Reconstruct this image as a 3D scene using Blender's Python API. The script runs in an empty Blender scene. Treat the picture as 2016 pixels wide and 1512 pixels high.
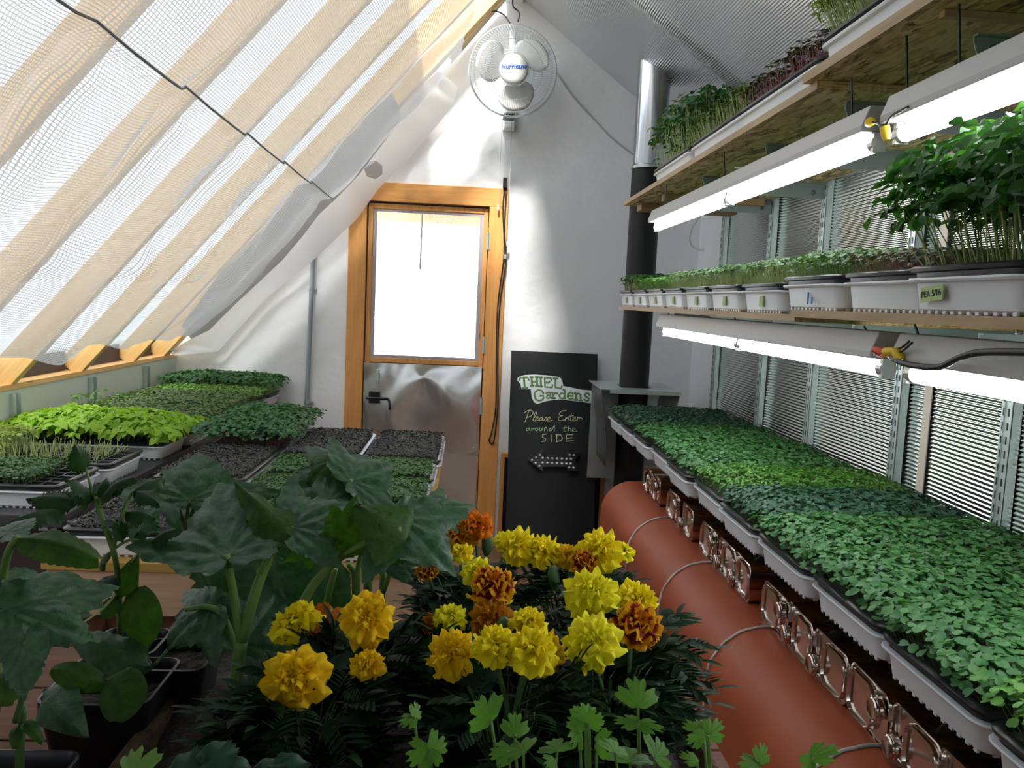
import bpy, math, random
import numpy as np
from mathutils import Vector, Matrix
random.seed(7); RNG = np.random.default_rng(7)
C = bpy.context.scene.collection
scene = bpy.context.scene
PI = math.pi
# ---------------------------------------------------------------- camera
FPX = 1600.0
_d = np.array([-84., 168., -FPX]); _d /= np.linalg.norm(_d)
_u = np.array([.045, 1., 0.]); _u[2] = -(_u[0]*_d[0]+_u[1]*_d[1])/_d[2]; _u /= np.linalg.norm(_u)
_x = np.cross(_d, _u)
ROT = np.stack([_x, _d, _u]); EYE = np.array([0., 0., 1.5])
cam = bpy.data.cameras.new('camera'); camo = bpy.data.objects.new('camera', cam); C.objects.link(camo)
cam.sensor_fit = 'HORIZONTAL'; cam.sensor_width = 36.; cam.lens = FPX/2016*36; cam.clip_start = .02
M4 = Matrix.Identity(4)
for i in range(3):
    for j in range(3): M4[i][j] = ROT[i][j]
    M4[i][3] = EYE[i]
camo.matrix_world = M4
scene.camera = camo
# ---------------------------------------------------------------- view, world, sun
vs = scene.view_settings
vs.view_transform = 'Standard'; vs.look = 'None'; vs.gamma = 1; vs.use_curve_mapping = False
vs.exposure = 1.1
scene.cycles.max_bounces = 7; scene.cycles.diffuse_bounces = 4; scene.cycles.glossy_bounces = 4
scene.cycles.transmission_bounces = 4; scene.cycles.transparent_max_bounces = 12
scene.cycles.caustics_reflective = False; scene.cycles.caustics_refractive = False
scene.cycles.sample_clamp_indirect = 6.0
w = bpy.data.worlds.new('sky'); scene.world = w; w.use_nodes = True
bg = w.node_tree.nodes['Background']; bg.inputs[0].default_value = (.81, .91, 1., 1); bg.inputs[1].default_value = 1.9
sun = bpy.data.lights.new('sun', 'SUN'); suno = bpy.data.objects.new('sun', sun); C.objects.link(suno)
sun.energy = 5.5; sun.angle = math.radians(9); sun.color = (1, .97, .92)
suno.location = (0, -3, 8)
suno.rotation_euler = Vector((.13, .6, -.8)).to_track_quat('-Z', 'Y').to_euler()

# ---------------------------------------------------------------- measuring helpers (points of the place)
def ray(px, py):
    return ROT @ np.array([(px-1008.)/FPX, -(py-756.)/FPX, -1.])
def PY(px, py, Y):
    r = ray(px, py); return EYE + r*(Y/r[1])
def PX(px, py, X):
    r = ray(px, py); return EYE + r*(X/r[0])
def PZ(px, py, Z):
    r = ray(px, py); return EYE + r*((Z-EYE[2])/r[2])
def PN(px, py, p0, n):
    r = ray(px, py); return EYE + r*(np.dot(np.array(p0)-EYE, n)/np.dot(r, n))
# ---------------------------------------------------------------- mesh helpers
class MB:
    def __init__(s): s.v = []; s.f = []; s.m = []; s.n = 0; s.mi = 0
    def add(s, V, F):
        V = np.asarray(V, float).reshape(-1, 3); s.v.append(V)
        for f in F: s.f.append([i+s.n for i in f]); s.m.append(s.mi)
        s.n += len(V); return s
    def box(s, lo, hi):
        (a, b, c), (d, e, f) = lo, hi
        s.add([(a,b,c),(d,b,c),(d,e,c),(a,e,c),(a,b,f),(d,b,f),(d,e,f),(a,e,f)],
              [(0,3,2,1),(4,5,6,7),(0,1,5,4),(1,2,6,5),(2,3,7,6),(3,0,4,7)]); return s
    def bar(s, p, q, wd, ht, up=(0,0,1)):
        p = np.array(p, float); q = np.array(q, float); t = q-p; t /= np.linalg.norm(t)
        sd = np.cross(t, np.array(up, float)); sd /= np.linalg.norm(sd); u = np.cross(sd, t)
        V = [];
        for o in (p, q):
            for a, b in ((-1,-1),(1,-1),(1,1),(-1,1)): V.append(o+sd*a*wd/2+u*b*ht/2)
        s.add(V, [(0,1,2,3),(7,6,5,4),(0,4,5,1),(1,5,6,2),(2,6,7,3),(3,7,4,0)]); return s
    def loft(s, loops, closed=True, cap0=False, cap1=False):
        n = len(loops[0]); V = np.concatenate([np.asarray(l, float) for l in loops]); F = []
        for k in range(len(loops)-1):
            for i in range(n if closed else n-1):
                j = (i+1) % n; F.append((k*n+i, k*n+j, (k+1)*n+j, (k+1)*n+i))
        if cap0: F.append(tuple(range(n-1, -1, -1)))
        if cap1: F.append(tuple((len(loops)-1)*n+i for i in range(n)))
        s.add(V, F); return s
    def tube(s, pts, r, seg=8, caps=True):
        pts = [np.array(p, float) for p in pts]; k = len(pts)
        rr = [r]*k if np.isscalar(r) else list(r)
        loops = []; prev = None
        for i in range(k):
            t = pts[min(i+1, k-1)]-pts[max(i-1, 0)]; t = t/(np.linalg.norm(t)+1e-12)
            if prev is None:
                a = np.array([0,0,1.]) if abs(t[2]) < .9 else np.array([1.,0,0]); prev = np.cross(t, a)
            b = prev-t*np.dot(prev, t); b /= np.linalg.norm(b)+1e-12; prev = b; c = np.cross(t, b)
            loops.append([pts[i]+rr[i]*(math.cos(2*PI*q/seg)*b+math.sin(2*PI*q/seg)*c) for q in range(seg)])
        return s.loft(loops, True, caps, caps)
    def lathe(s, prof, c, axis=(0,0,1), seg=32):
        ax = np.array(axis, float); ax /= np.linalg.norm(ax)
        a = np.array([0,0,1.]) if abs(ax[2]) < .9 else np.array([1.,0,0])
        b = np.cross(ax, a); b /= np.linalg.norm(b); d = np.cross(ax, b); c = np.array(c, float)
        loops = [[c+ax*z+r*(math.cos(2*PI*q/seg)*b+math.sin(2*PI*q/seg)*d) for q in range(seg)] for r, z in prof]
        return s.loft(loops, True, True, True)
    def prism(s, poly, ext):
        P = np.array(poly, float); e = np.array(ext, float); n = len(P)
        F = [tuple(range(n)), tuple(range(2*n-1, n-1, -1))]+[((i+1) % n, i, n+i, n+(i+1) % n) for i in range(n)]
        s.add(np.concatenate([P, P+e]), F); return s
    def grid(s, V, nu, nv):
        F = [(i*nv+j, i*nv+j+1, (i+1)*nv+j+1, (i+1)*nv+j) for i in range(nu-1) for j in range(nv-1)]
        s.add(V, F); return s
def root_of(o):
    while o.parent is not None: o = o.parent
    return o
def link_mesh(name, me, parent=None):
    o = bpy.data.objects.new(name, me); C.objects.link(o)
    if parent is not None: o.parent = parent
    return o
def obj(name, mb, mats, parent=None, smooth=False, bevel=0., label=None, local=False, autosmooth=None, seg=2):
    me = bpy.data.meshes.new(name)
    V = np.concatenate(mb.v) if len(mb.v) else np.zeros((0, 3))
    if parent is not None and not local: V = V-np.array(root_of(parent).location)
    org = None
    if parent is None and not local:
        org = np.array([(V[:,0].min()+V[:,0].max())/2, (V[:,1].min()+V[:,1].max())/2, V[:,2].min()]); V = V-org
    me.from_pydata(V.tolist(), [], mb.f)
    if not isinstance(mats, (list, tuple)): mats = [mats]
    for m in mats: me.materials.append(m)
    if len(mats) > 1: me.polygons.foreach_set('material_index', mb.m)
    if smooth: me.polygons.foreach_set('use_smooth', [True]*len(me.polygons))
    me.update()
    if autosmooth:
        try: me.set_sharp_from_angle(angle=math.radians(autosmooth))
        except Exception: pass
    o = link_mesh(name, me, parent)
    if org is not None: o.location = org
    if bevel:
        b = o.modifiers.new('bevel', 'BEVEL'); b.width = bevel; b.segments = seg; b.limit_method = 'ANGLE'; b.angle_limit = math.radians(40)
    if label: o['label'] = label
    return o
def thing(name, label, cat, loc, group=None):
    o = bpy.data.objects.new(name, None); C.objects.link(o); o.location = [float(c) for c in loc]
    o.empty_display_size = .05
    o['label'] = label; o['category'] = cat
    if group: o['group'] = group
    return o
def tag(o, label, cat, group=None, kind=None):
    o['label'] = label; o['category'] = cat
    if group: o['group'] = group
    if kind: o['kind'] = kind
    return o
def struct(name, mb, m, **k):
    o = obj(name, mb, m, **k); o['kind'] = 'structure'; return o
def smooth_path(pts, n=6):
    P = [np.array(p, float) for p in pts]; P = [2*P[0]-P[1]]+P+[2*P[-1]-P[-2]]; out = []
    for i in range(1, len(P)-2):
        for k in range(n):
            t = k/n; a, b, c, d = P[i-1:i+3]
            out.append(.5*((2*b)+(-a+c)*t+(2*a-5*b+4*c-d)*t*t+(-a+3*b-3*c+d)*t**3))
    out.append(P[-2]); return out
def rrect(w, h, r, z=0., n=4, cx=0., cy=0.):
    L = []
    for (sx, sy, a0) in ((1,1,0),(-1,1,90),(-1,-1,180),(1,-1,270)):
        for k in range(n+1):
            a = math.radians(a0+90*k/n); L.append((cx+sx*(w/2-r)+r*math.cos(a), cy+sy*(h/2-r)+r*math.sin(a), z))
    return L
def rib(s, pts, wd, nrm, lift=0.):
    """flat ribbon stroke lying on a board"""
    nrm = np.array(nrm, float); pts = [np.array(p, float)+nrm*lift for p in pts]
    L = []; k = len(pts)
    for i in range(k):
        t = pts[min(i+1, k-1)]-pts[max(i-1, 0)]; t /= np.linalg.norm(t)+1e-12
        sd = np.cross(nrm, t); L.append([pts[i]+sd*wd/2, pts[i]-sd*wd/2])
    V = np.array(L).reshape(-1, 3); s.add(V, [(2*i, 2*i+1, 2*i+3, 2*i+2) for i in range(k-1)])
    for e in (pts[0], pts[-1]):
        a = np.cross(nrm, np.array([1.,0,0]) if abs(nrm[0]) < .9 else np.array([0,0,1.])); a /= np.linalg.norm(a); b = np.cross(nrm, a)
        s.add([e+(math.cos(q*PI/4)*a+math.sin(q*PI/4)*b)*wd/2 for q in range(8)], [tuple(range(8))])
# ---------------------------------------------------------------- materials
def nodes_of(name):
    m = bpy.data.materials.new(name); m.use_nodes = True; nt = m.node_tree
    return m, nt, nt.nodes['Principled BSDF'], nt.nodes['Material Output']
def rgba(c): return (c[0], c[1], c[2], 1.)
def ramp(nt, fac, stops):
    r = nt.nodes.new('ShaderNodeValToRGB'); e = r.color_ramp.elements
    while len(e) < len(stops): e.new(.5)
    for k, (p, c) in enumerate(stops): e[k].position = p; e[k].color = rgba(c)
    nt.links.new(fac, r.inputs[0]); return r.outputs[0]
def coords(nt, scale=(1,1,1)):
    tc = nt.nodes.new('ShaderNodeTexCoord'); mp = nt.nodes.new('ShaderNodeMapping')
    mp.inputs['Scale'].default_value = scale; nt.links.new(tc.outputs['Object'], mp.inputs['Vector']); return mp.outputs[0]
def noise(nt, vec, scale, detail=3., rough=.55, dist=0.):
    n = nt.nodes.new('ShaderNodeTexNoise'); n.inputs['Scale'].default_value = scale; n.inputs['Detail'].default_value = detail
    n.inputs['Roughness'].default_value = rough; n.inputs['Distortion'].default_value = dist
    nt.links.new(vec, n.inputs['Vector']); return n.outputs[0]
def bump(nt, b, h, strength, dist=.01):
    k = nt.nodes.new('ShaderNodeBump'); k.inputs['Strength'].default_value = strength; k.inputs['Distance'].default_value = dist
    nt.links.new(h, k.inputs['Height']); nt.links.new(k.outputs[0], b.inputs['Normal'])
def mat(name, col, rough=.6, metal=0., col2=None, nscale=8., nstretch=(1,1,1), bmp=0., bscale=60., bdist=.004, spec=.5, coat=0.):
    m, nt, b, out = nodes_of(name)
    b.inputs['Base Color'].default_value = rgba(col); b.inputs['Roughness'].default_value = rough; b.inputs['Metallic'].default_value = metal
    b.inputs['Specular IOR Level'].default_value = spec; b.inputs['Coat Weight'].default_value = coat
    if col2 is not None:
        nt.links.new(ramp(nt, noise(nt, coords(nt, nstretch), nscale, 4), [(.35, col), (.65, col2)]), b.inputs['Base Color'])
    if bmp: bump(nt, b, noise(nt, coords(nt), bscale, 4), bmp, bdist)
    return m
def wood(name, c1, c2, axis=0, scale=6., rough=.55, knots=True, dark=None):
    m, nt, b, out = nodes_of(name); st = [14., 14., 14.]; st[axis] = 1.
    v = coords(nt, st)
    n = noise(nt, v, scale*.5, 6, .62, 1.2); col = ramp(nt, n, [(.3, c1), (.52, tuple((a+b2)/2 for a, b2 in zip(c1, c2))), (.7, c2)])
    if knots:
        vo = nt.nodes.new('ShaderNodeTexVoronoi'); vo.inputs['Scale'].default_value = 3.1; s2 = [2.2, 2.2, 2.2]; s2[axis] = 1.
        nt.links.new(coords(nt, s2), vo.inputs['Vector'])
        k = ramp(nt, vo.outputs['Distance'], [(.07, (0,0,0)), (.13, (1,1,1))])
        mx = nt.nodes.new('ShaderNodeMix'); mx.data_type = 'RGBA'
        nt.links.new(k, mx.inputs[0]); mx.inputs[6].default_value = rgba(dark or tuple(x*.35 for x in c1)); nt.links.new(col, mx.inputs[7]); col = mx.outputs[2]
    nt.links.new(col, b.inputs['Base Color']); b.inputs['Roughness'].default_value = rough
    bump(nt, b, n, .15, .003); return m
def osb(name):
    m, nt, b, out = nodes_of(name)
    v = nt.nodes.new('ShaderNodeTexVoronoi'); v.inputs['Scale'].default_value = 9.; v.inputs['Randomness'].default_value = 1.
    nz = nt.nodes.new('ShaderNodeTexNoise'); nz.inputs['Scale'].default_value = 6.
    cv = coords(nt, (1.8, .8, 1)); add = nt.nodes.new('ShaderNodeVectorMath'); add.operation = 'ADD'
    nt.links.new(cv, add.inputs[0]); nt.links.new(nz.outputs['Color'], add.inputs[1]); nt.links.new(add.outputs[0], v.inputs['Vector'])
    n = noise(nt, coords(nt, (14, 3, 3)), 4, 6, .65, 1.5)
    sep = nt.nodes.new('ShaderNodeSeparateColor'); nt.links.new(v.outputs['Color'], sep.inputs[0])
    ad = nt.nodes.new('ShaderNodeMath'); ad.operation = 'MULTIPLY_ADD'; nt.links.new(sep.outputs[0], ad.inputs[0]); ad.inputs[1].default_value = .45
    nt.links.new(n, ad.inputs[2])
    c = ramp(nt, ad.outputs[0], [(.46, (.10,.055,.02)), (.56, (.40,.27,.10)), (.74, (.66,.49,.21)), (1., (.82,.68,.38))])
    nt.links.new(c, b.inputs['Base Color']); b.inputs['Roughness'].default_value = .7; bump(nt, b, ad.outputs[0], .2, .003); return m
def foil(name, tint=(.82,.84,.83), rough=.2, bscale=40., bstr=.25, bd=.004):
    m, nt, b, out = nodes_of(name)
    b.inputs['Metallic'].default_value = 1.; b.inputs['Base Color'].default_value = rgba(tint); b.inputs['Roughness'].default_value = rough
    bump(nt, b, noise(nt, coords(nt), bscale, 3), bstr, bd); return m
def leafmat(name, c1, c2, tr=.3, rough=.5, veins=False, spec=.3):
    m, nt, b, out = nodes_of(name)
    g = nt.nodes.new('ShaderNodeNewGeometry')
    col = ramp(nt, g.outputs['Random Per Island'], [(0., c1), (1., c2)])
    if veins:
        n = noise(nt, coords(nt), 75, 3, .6, .6); col = ramp(nt, n, [(.35, c1), (.65, c2)])
        bump(nt, b, n, .4, .004)
    nt.links.new(col, b.inputs['Base Color']); b.inputs['Roughness'].default_value = rough; b.inputs['Specular IOR Level'].default_value = spec
    t = nt.nodes.new('ShaderNodeBsdfTranslucent')
    mul = nt.nodes.new('ShaderNodeMix'); mul.data_type = 'RGBA'; mul.blend_type = 'MULTIPLY'; mul.inputs[0].default_value = 1.
    nt.links.new(col, mul.inputs[6]); mul.inputs[7].default_value = (1.25, 1.35, .6, 1); nt.links.new(mul.outputs[2], t.inputs[0])
    mx = nt.nodes.new('ShaderNodeMixShader'); mx.inputs[0].default_value = tr
    nt.links.new(b.outputs[0], mx.inputs[1]); nt.links.new(t.outputs[0], mx.inputs[2]); nt.links.new(mx.outputs[0], out.inputs[0])
    return m
def emit(name, col, s):
    m, nt, b, out = nodes_of(name); e = nt.nodes.new('ShaderNodeEmission'); e.inputs[0].default_value = rgba(col); e.inputs[1].default_value = s
    nt.links.new(e.outputs[0], out.inputs[0]); return m
def sheer(name, col, transp, trans, hole=None, pscale=None, rough=.6):
    """thin sheet: part clear, part translucent, part diffuse; optional knitted-hole pattern from the UV map in metres"""
    m, nt, b, out = nodes_of(name)
    nt.nodes.remove(b)
    df = nt.nodes.new('ShaderNodeBsdfDiffuse'); tl = nt.nodes.new('ShaderNodeBsdfTranslucent'); tp = nt.nodes.new('ShaderNodeBsdfTransparent')
    df.inputs[0].default_value = rgba(col); tl.inputs[0].default_value = rgba(col)
    m1 = nt.nodes.new('ShaderNodeMixShader'); m1.inputs[0].default_value = trans
    nt.links.new(df.outputs[0], m1.inputs[1]); nt.links.new(tl.outputs[0], m1.inputs[2])
    m2 = nt.nodes.new('ShaderNodeMixShader'); nt.links.new(m1.outputs[0], m2.inputs[1]); nt.links.new(tp.outputs[0], m2.inputs[2])
    m2.inputs[0].default_value = transp
    if hole:
        uv = nt.nodes.new('ShaderNodeUVMap'); sp = nt.nodes.new('ShaderNodeSeparateXYZ'); nt.links.new(uv.outputs[0], sp.inputs[0])
        def stripe(o, period, duty):
            a = nt.nodes.new('ShaderNodeMath'); a.operation = 'DIVIDE'; nt.links.new(o, a.inputs[0]); a.inputs[1].default_value = period
            f = nt.nodes.new('ShaderNodeMath'); f.operation = 'FRACT'; nt.links.new(a.outputs[0], f.inputs[0])
            g = nt.nodes.new('ShaderNodeMath'); g.operation = 'GREATER_THAN'; nt.links.new(f.outputs[0], g.inputs[0]); g.inputs[1].default_value = duty; return g.outputs[0]
        a = stripe(sp.outputs[0], hole[0], .3); c2 = stripe(sp.outputs[1], hole[1], .34)
        mu = nt.nodes.new('ShaderNodeMath'); mu.operation = 'MULTIPLY'; nt.links.new(a, mu.inputs[0]); nt.links.new(c2, mu.inputs[1])
        ma = nt.nodes.new('ShaderNodeMath'); ma.operation = 'MULTIPLY_ADD'; nt.links.new(mu.outputs[0], ma.inputs[0])
        ma.inputs[1].default_value = hole[2]; ma.inputs[2].default_value = transp; nt.links.new(ma.outputs[0], m2.inputs[0])
    nt.links.new(m2.outputs[0], out.inputs[0]); return m

M = dict(
 wallp=mat('white_wall_sheet', (.80,.81,.82), .38, bmp=.35, bscale=3.2, bdist=.05),
 grey=mat('grey_paint', (.50,.53,.47), .6), floor=wood('floor_boards', (.16,.08,.04), (.24,.13,.07), 1),
 pine=wood('orange_pine', (.58,.24,.06), (.74,.37,.11), 2), piney=wood('pine_along', (.60,.32,.11), (.76,.48,.2), 1), pinex=wood('pine_across', (.58,.24,.06), (.74,.37,.11), 0),
 rafter=wood('rafter_pine', (.72,.42,.13), (.84,.57,.24), 0), board=wood('pale_pine', (.52,.33,.2), (.62,.42,.27), 0),
 ply=wood('plywood_edge', (.38,.22,.045), (.5,.31,.08), 0, knots=False), bench=wood('bench_wood', (.07,.022,.008), (.15,.055,.018), 0, rough=.75),
 redplank=wood('red_brown_planks', (.14,.05,.025), (.2,.08,.04), 2), darkwood=mat('dark_blocking', (.07,.05,.04), .8),
 osb=osb('strand_board'), osbedge=wood('board_edge', (.34,.22,.11), (.48,.33,.18), 1, knots=False),
 foilw=foil('foil_insulation', (.66,.70,.67), .17, 90, .22, .003), foilc=foil('ceiling_foil', (.70,.72,.73), .20, 30, .15), alu=mat('aluminium_sheet', (.88,.88,.87), .2, .88, bmp=.12, bscale=4, bdist=.02),
 steel=mat('galvanised_steel', (.55,.62,.6), .42, .75, (.48,.56,.54), 20), bracket=mat('grey_green_bracket', (.27,.33,.31), .5, .25),
 can=foil('can_steel', (.74,.68,.63), .13, 14, .08, .003), chrome=foil('shiny_steel', (.42,.44,.46), .2, 10, .06),
 fixt=mat('lamp_housing', (.44,.43,.41), .4), tube=emit('tube_glow', (.93,.97,1.), 13.), tubecap=mat('tube_cap', (.75,.75,.75), .3, .8),
 nut=mat('yellow_plastic', (.75,.5,.02), .4), rednut=mat('red_plastic', (.6,.06,.02), .4), black=mat('black_plastic', (.012,.012,.013), .35), blackm=mat('matte_black_pipe', (.010,.010,.011), .5, 0., spec=.3),
 board_black=mat('chalkboard', (.008,.009,.010), .5, 0., (.012,.013,.014), 5, spec=.3), wtray=mat('white_tray', (.72,.74,.78), .35), btray=mat('black_tray', (.014,.015,.018), .32), soil=mat('potting_soil', (.012,.009,.007), .9, 0., (.05,.035,.025), 160, bmp=.8, bscale=120),
 terra=mat('terracotta_plastic', (.34,.070,.024), .5, 0., (.38,.082,.03), 5, spec=.35), seam=mat('white_seam', (.72,.69,.64), .6, 0., (.4,.37,.33), 30),
 white=mat('white_plastic', (.78,.79,.79), .35), fanw=mat('fan_white', (.72,.72,.69), .35), wire=mat('wire_chrome', (.5,.55,.56), .3, .6), blue=mat('blue_ink', (.03,.1,.42), .5),
 conduit=mat('grey_conduit', (.30,.33,.36), .45, .1), chalk=mat('chalk', (.62,.63,.36), .9), chalkg=mat('green_chalk', (.42,.66,.40), .9), stick=mat('sticker_white', (.8,.85,.86), .45), dgreen=mat('dark_green_ink', (.02,.06,.02), .5), lgreen=mat('green_ink', (.13,.32,.07), .5),
 bulb=mat('frosted_bulb', (.8,.8,.78), .25), wcord=mat('white_cord', (.68,.68,.66), .5), gcord=mat('grey_cord', (.45,.46,.46), .5), bcord=mat('black_cord', (.015,.015,.02), .4), tape=mat('green_tape', (.42,.55,.22), .6), ink=mat('marker_ink', (.02,.05,.03), .6), bink=mat('blue_marker', (.1,.3,.6), .6),
 labelw=mat('paper_label', (.25,.27,.27), .6), labelr=mat('label_band', (.09,.03,.03), .6), greyplank=mat('grey_plank', (.04,.04,.043), .6, 0., (.065,.065,.07), 9, (1,10,1)), backwall=mat('back_wall_paint', (.72,.72,.71), .7), brownwall=mat('dark_brown_wall', (.055,.035,.032), .7),
 coir=mat('coir_liner', (.07,.04,.022), .95, 0., (.15,.09,.05), 60, bmp=.9, bscale=150), darkgrey=mat('dark_grey_metal', (.12,.125,.13), .4, .4), ground=mat('bright_ground', (.75,.75,.72), .9), redp=mat('red_paint', (.6,.05,.04), .6),
 stem=mat('plant_stem', (.13,.24,.05), .6), stemd=mat('dark_plant_stem', (.06,.13,.035), .6), stemp=mat('pale_stem', (.42,.5,.2), .6), stempink=mat('pink_stem', (.34,.13,.15), .6),
)
M['glaz'] = sheer('polycarbonate', (.54,.56,.58), .15, .6)
M['glazb'] = sheer('clear_polycarbonate', (.92,.93,.95), .85, .8)
M['pane'] = sheer('ribbed_door_pane', (.95,.96,.97), .80, .8)
M['net'] = sheer('shade_net', (.60,.60,.60), .07, .27, hole=(.0105,.0085,.38))
M['fold'] = sheer('shaded_double_net', (.50,.50,.50), .02, .12)  # net folded double; grey also darkened for the shade under the turned edge
M['hem'] = mat('grey_hem_cord', (.16,.15,.14), .8)
M['fleece'] = sheer('fleece_sheet', (.8,.8,.79), .12, .5)
LM = dict(
 radish=leafmat('radish_leaf', (.045,.155,.05), (.10,.26,.085)), bright=leafmat('bright_leaf', (.06,.21,.03), (.13,.31,.05)), blue=leafmat('blue_green_leaf', (.03,.095,.06), (.06,.15,.085)),
 pea=leafmat('pea_leaf', (.02,.085,.02), (.06,.18,.035)), basil=leafmat('lime_leaf', (.22,.42,.03), (.38,.56,.07), .4), olive=leafmat('olive_leaf', (.10,.16,.06), (.16,.24,.09)), pale=leafmat('pale_leaf', (.25,.34,.08), (.40,.46,.16), .4),
 dark=leafmat('dark_sprout', (.020,.020,.020), (.075,.07,.066), .1), red=leafmat('red_leaf', (.05,.055,.03), (.10,.11,.045)), veined=leafmat('dark_radish_leaf', (.035,.12,.04), (.08,.20,.07)), micro=leafmat('small_green_leaf', (.05,.13,.045), (.12,.22,.085)), light=leafmat('light_leaf', (.12,.26,.05), (.2,.36,.08)), curly=leafmat('curly_leaf', (.18,.25,.04), (.28,.36,.08), .4),
 cuc=leafmat('cucumber_leaf', (.020,.070,.028), (.045,.125,.05), .2, .40, True, .5), cucu=leafmat('young_leaf', (.028,.075,.012), (.05,.125,.016), .42, .5, True), tom=leafmat('tomato_leaf', (.014,.05,.015), (.03,.08,.024), .25), mar=leafmat('marigold_leaf', (.004,.018,.006), (.016,.046,.015), .15, spec=.12), cil=leafmat('cilantro_leaf', (.07,.22,.022), (.15,.34,.045), .45), kale=leafmat('kale_leaf', (.02,.065,.04), (.035,.10,.06), .25),
)
# ================================================================ SETTING
XL, XR, YF, YB = -1.70, 1.35, 4.85, -3.2
def zl(x): return 1.10+1.135*(x-XL)        # underside of the left rafters
def zr(x): return 3.247-.713*(x-.2)        # right ceiling
struct('floor', MB().box((XL-.3, YB, -.05), (XR+.1, YF+.1, 0)), M['floor'])
struct('outside_ground', MB().box((-8, YF+.1, -.12), (8, 22, -.06)), M['ground'])
mb = MB(); e = (0, .1, 0)
mb.prism([(XL-.02, YF, 0), (-.62, YF, 0), (-.62, YF, 2.05), (-.62, YF, zl(-.62)+.1), (XL-.02, YF, zl(XL)+.05)], e)
mb.prism([(.11, YF, 0), (XR+.02, YF, 0), (XR+.02, YF, zr(XR)+.1), (.2, YF, 3.33), (.11, YF, 3.26)], e)
mb.prism([(-.62, YF, 2.05), (.11, YF, 2.05), (.11, YF, 3.26), (-.62, YF, zl(-.62)+.1)], e)
struct('wall_far', mb, M['wallp'])
struct('wall_back', MB().box((XL-.3, YB-.08, 0), (XR+.1, YB, 3.6)), M['backwall'])
mb = MB().box((XL-.12, YB, 0), (XL, YF, 1.085)); struct('wall_left', mb, M['grey'])
struct('trim_1', MB().box((XL-.2, YB, 1.085), (XL+.004, YF, 1.105)), M['piney'])
# right wall: white sheet at the far end, ribbed foil insulation over the rest
struct('wall_right', MB().box((XR+.006, YB, 0), (XR+.1, YF, 2.55)), M['wallp'])
def ribbed(n, segs, f, ny, y0, y1):
    k = n*segs+1; V = []
    ys = np.linspace(y0, y1, ny)
    for i in range(k):
        t = i/segs
        for y in ys: V.append(f(t, y))
    return MB().grid(V, k, ny)
XF = 1.275
struct('trim_12', MB().box((XF+.006, YB, .0), (XR+.006, 4.06, 2.47)), M['wallp'])
def fw(t, y):
    z = .75+t*.0113; wob = .004*math.sin(y*5.1+z*2)+.003*math.sin(z*9+y*2.3)
    return (XF-.004-.0040*abs(math.cos(PI*t))+wob*.5, y, z+.002*math.sin(y*3.3))
o = struct('trim_2', ribbed(int(1.68/.0113), 4, fw, 60, YB, 4.06), M['foilw'], smooth=True)
o['label'] = 'ribbed silver foil insulation covering the right wall'
LC = math.hypot(1.17, .834)
def fc(t, y):
    q = t*.0113/LC; x = .2+q*1.17; sagc = .035*math.sin(PI*q)*(1+.4*math.sin(y*2.1))+.006*math.sin(y*7+q*9)
    d = sagc*.4+.0040*abs(math.cos(PI*t)); return (x-.58*d, y, zr(x)-.81*d)
struct('ceiling', MB().prism([(.15, YB, 3.30), (XR+.1, YB, zr(XR+.1)+.02), (XR+.1, YB, zr(XR+.1)+.12), (.15, YB, 3.42)], (0, YF-YB, 0)), M['wallp'])
struct('trim_3', ribbed(int(LC/.0113), 4, fc, 60, YB, YF), M['foilc'], smooth=True)
# seam tape down the ceiling foil
mb = MB(); pts = [(x, 3.8+.02*math.sin(x*5), zr(x)-.022-.014*math.sin(PI*(x-.2)/1.17)) for x in np.linspace(.25, 1.3, 14)]
for a, b in zip(pts[:-1], pts[1:]): mb.bar(a, b, .035, .004, (0, 1, 0.01))
struct('trim_4', mb, M['foilc'])
for n_, y in ((5, 2.13),):
    struct('trim_%d' % n_, MB().box((XF-.012, y, .98), (XF-.009, y+.035, 1.95)), mat('seam_tape', (.5,.44,.36), .5))
# unseen opaque roof piece on the left, added to keep light off the foreground
mb = MB().prism([(XL-.05, -2.25, zl(XL-.05)+.15), (.22, -2.25, zl(.22)+.15), (.22, -2.25, zl(.22)+.25), (XL-.05, -2.25, zl(XL-.05)+.25)], (0, 3.2, 0))
struct('shade_roof_left', mb, M['backwall'])
for i_, y in enumerate((1.9, 2.5, 3.13, 3.76, 4.38)):
    o = obj('shelf_standard', MB().box((XL+.001, y-.02, .3), (XL+.004, y+.02, 1.07)).box((XL+.004, y-.02, .3), (XL+.022, y-.016, 1.07)).box((XL+.004, y+.016, .3), (XL+.022, y+.02, 1.07)), M['steel'])
    tag(o, 'galvanised steel shelf standard on the grey left wall, %s from the camera' % ['first', 'second', 'third', 'fourth', 'fifth'][i_], 'shelf standard', 'shelf standards on the left wall')
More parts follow.
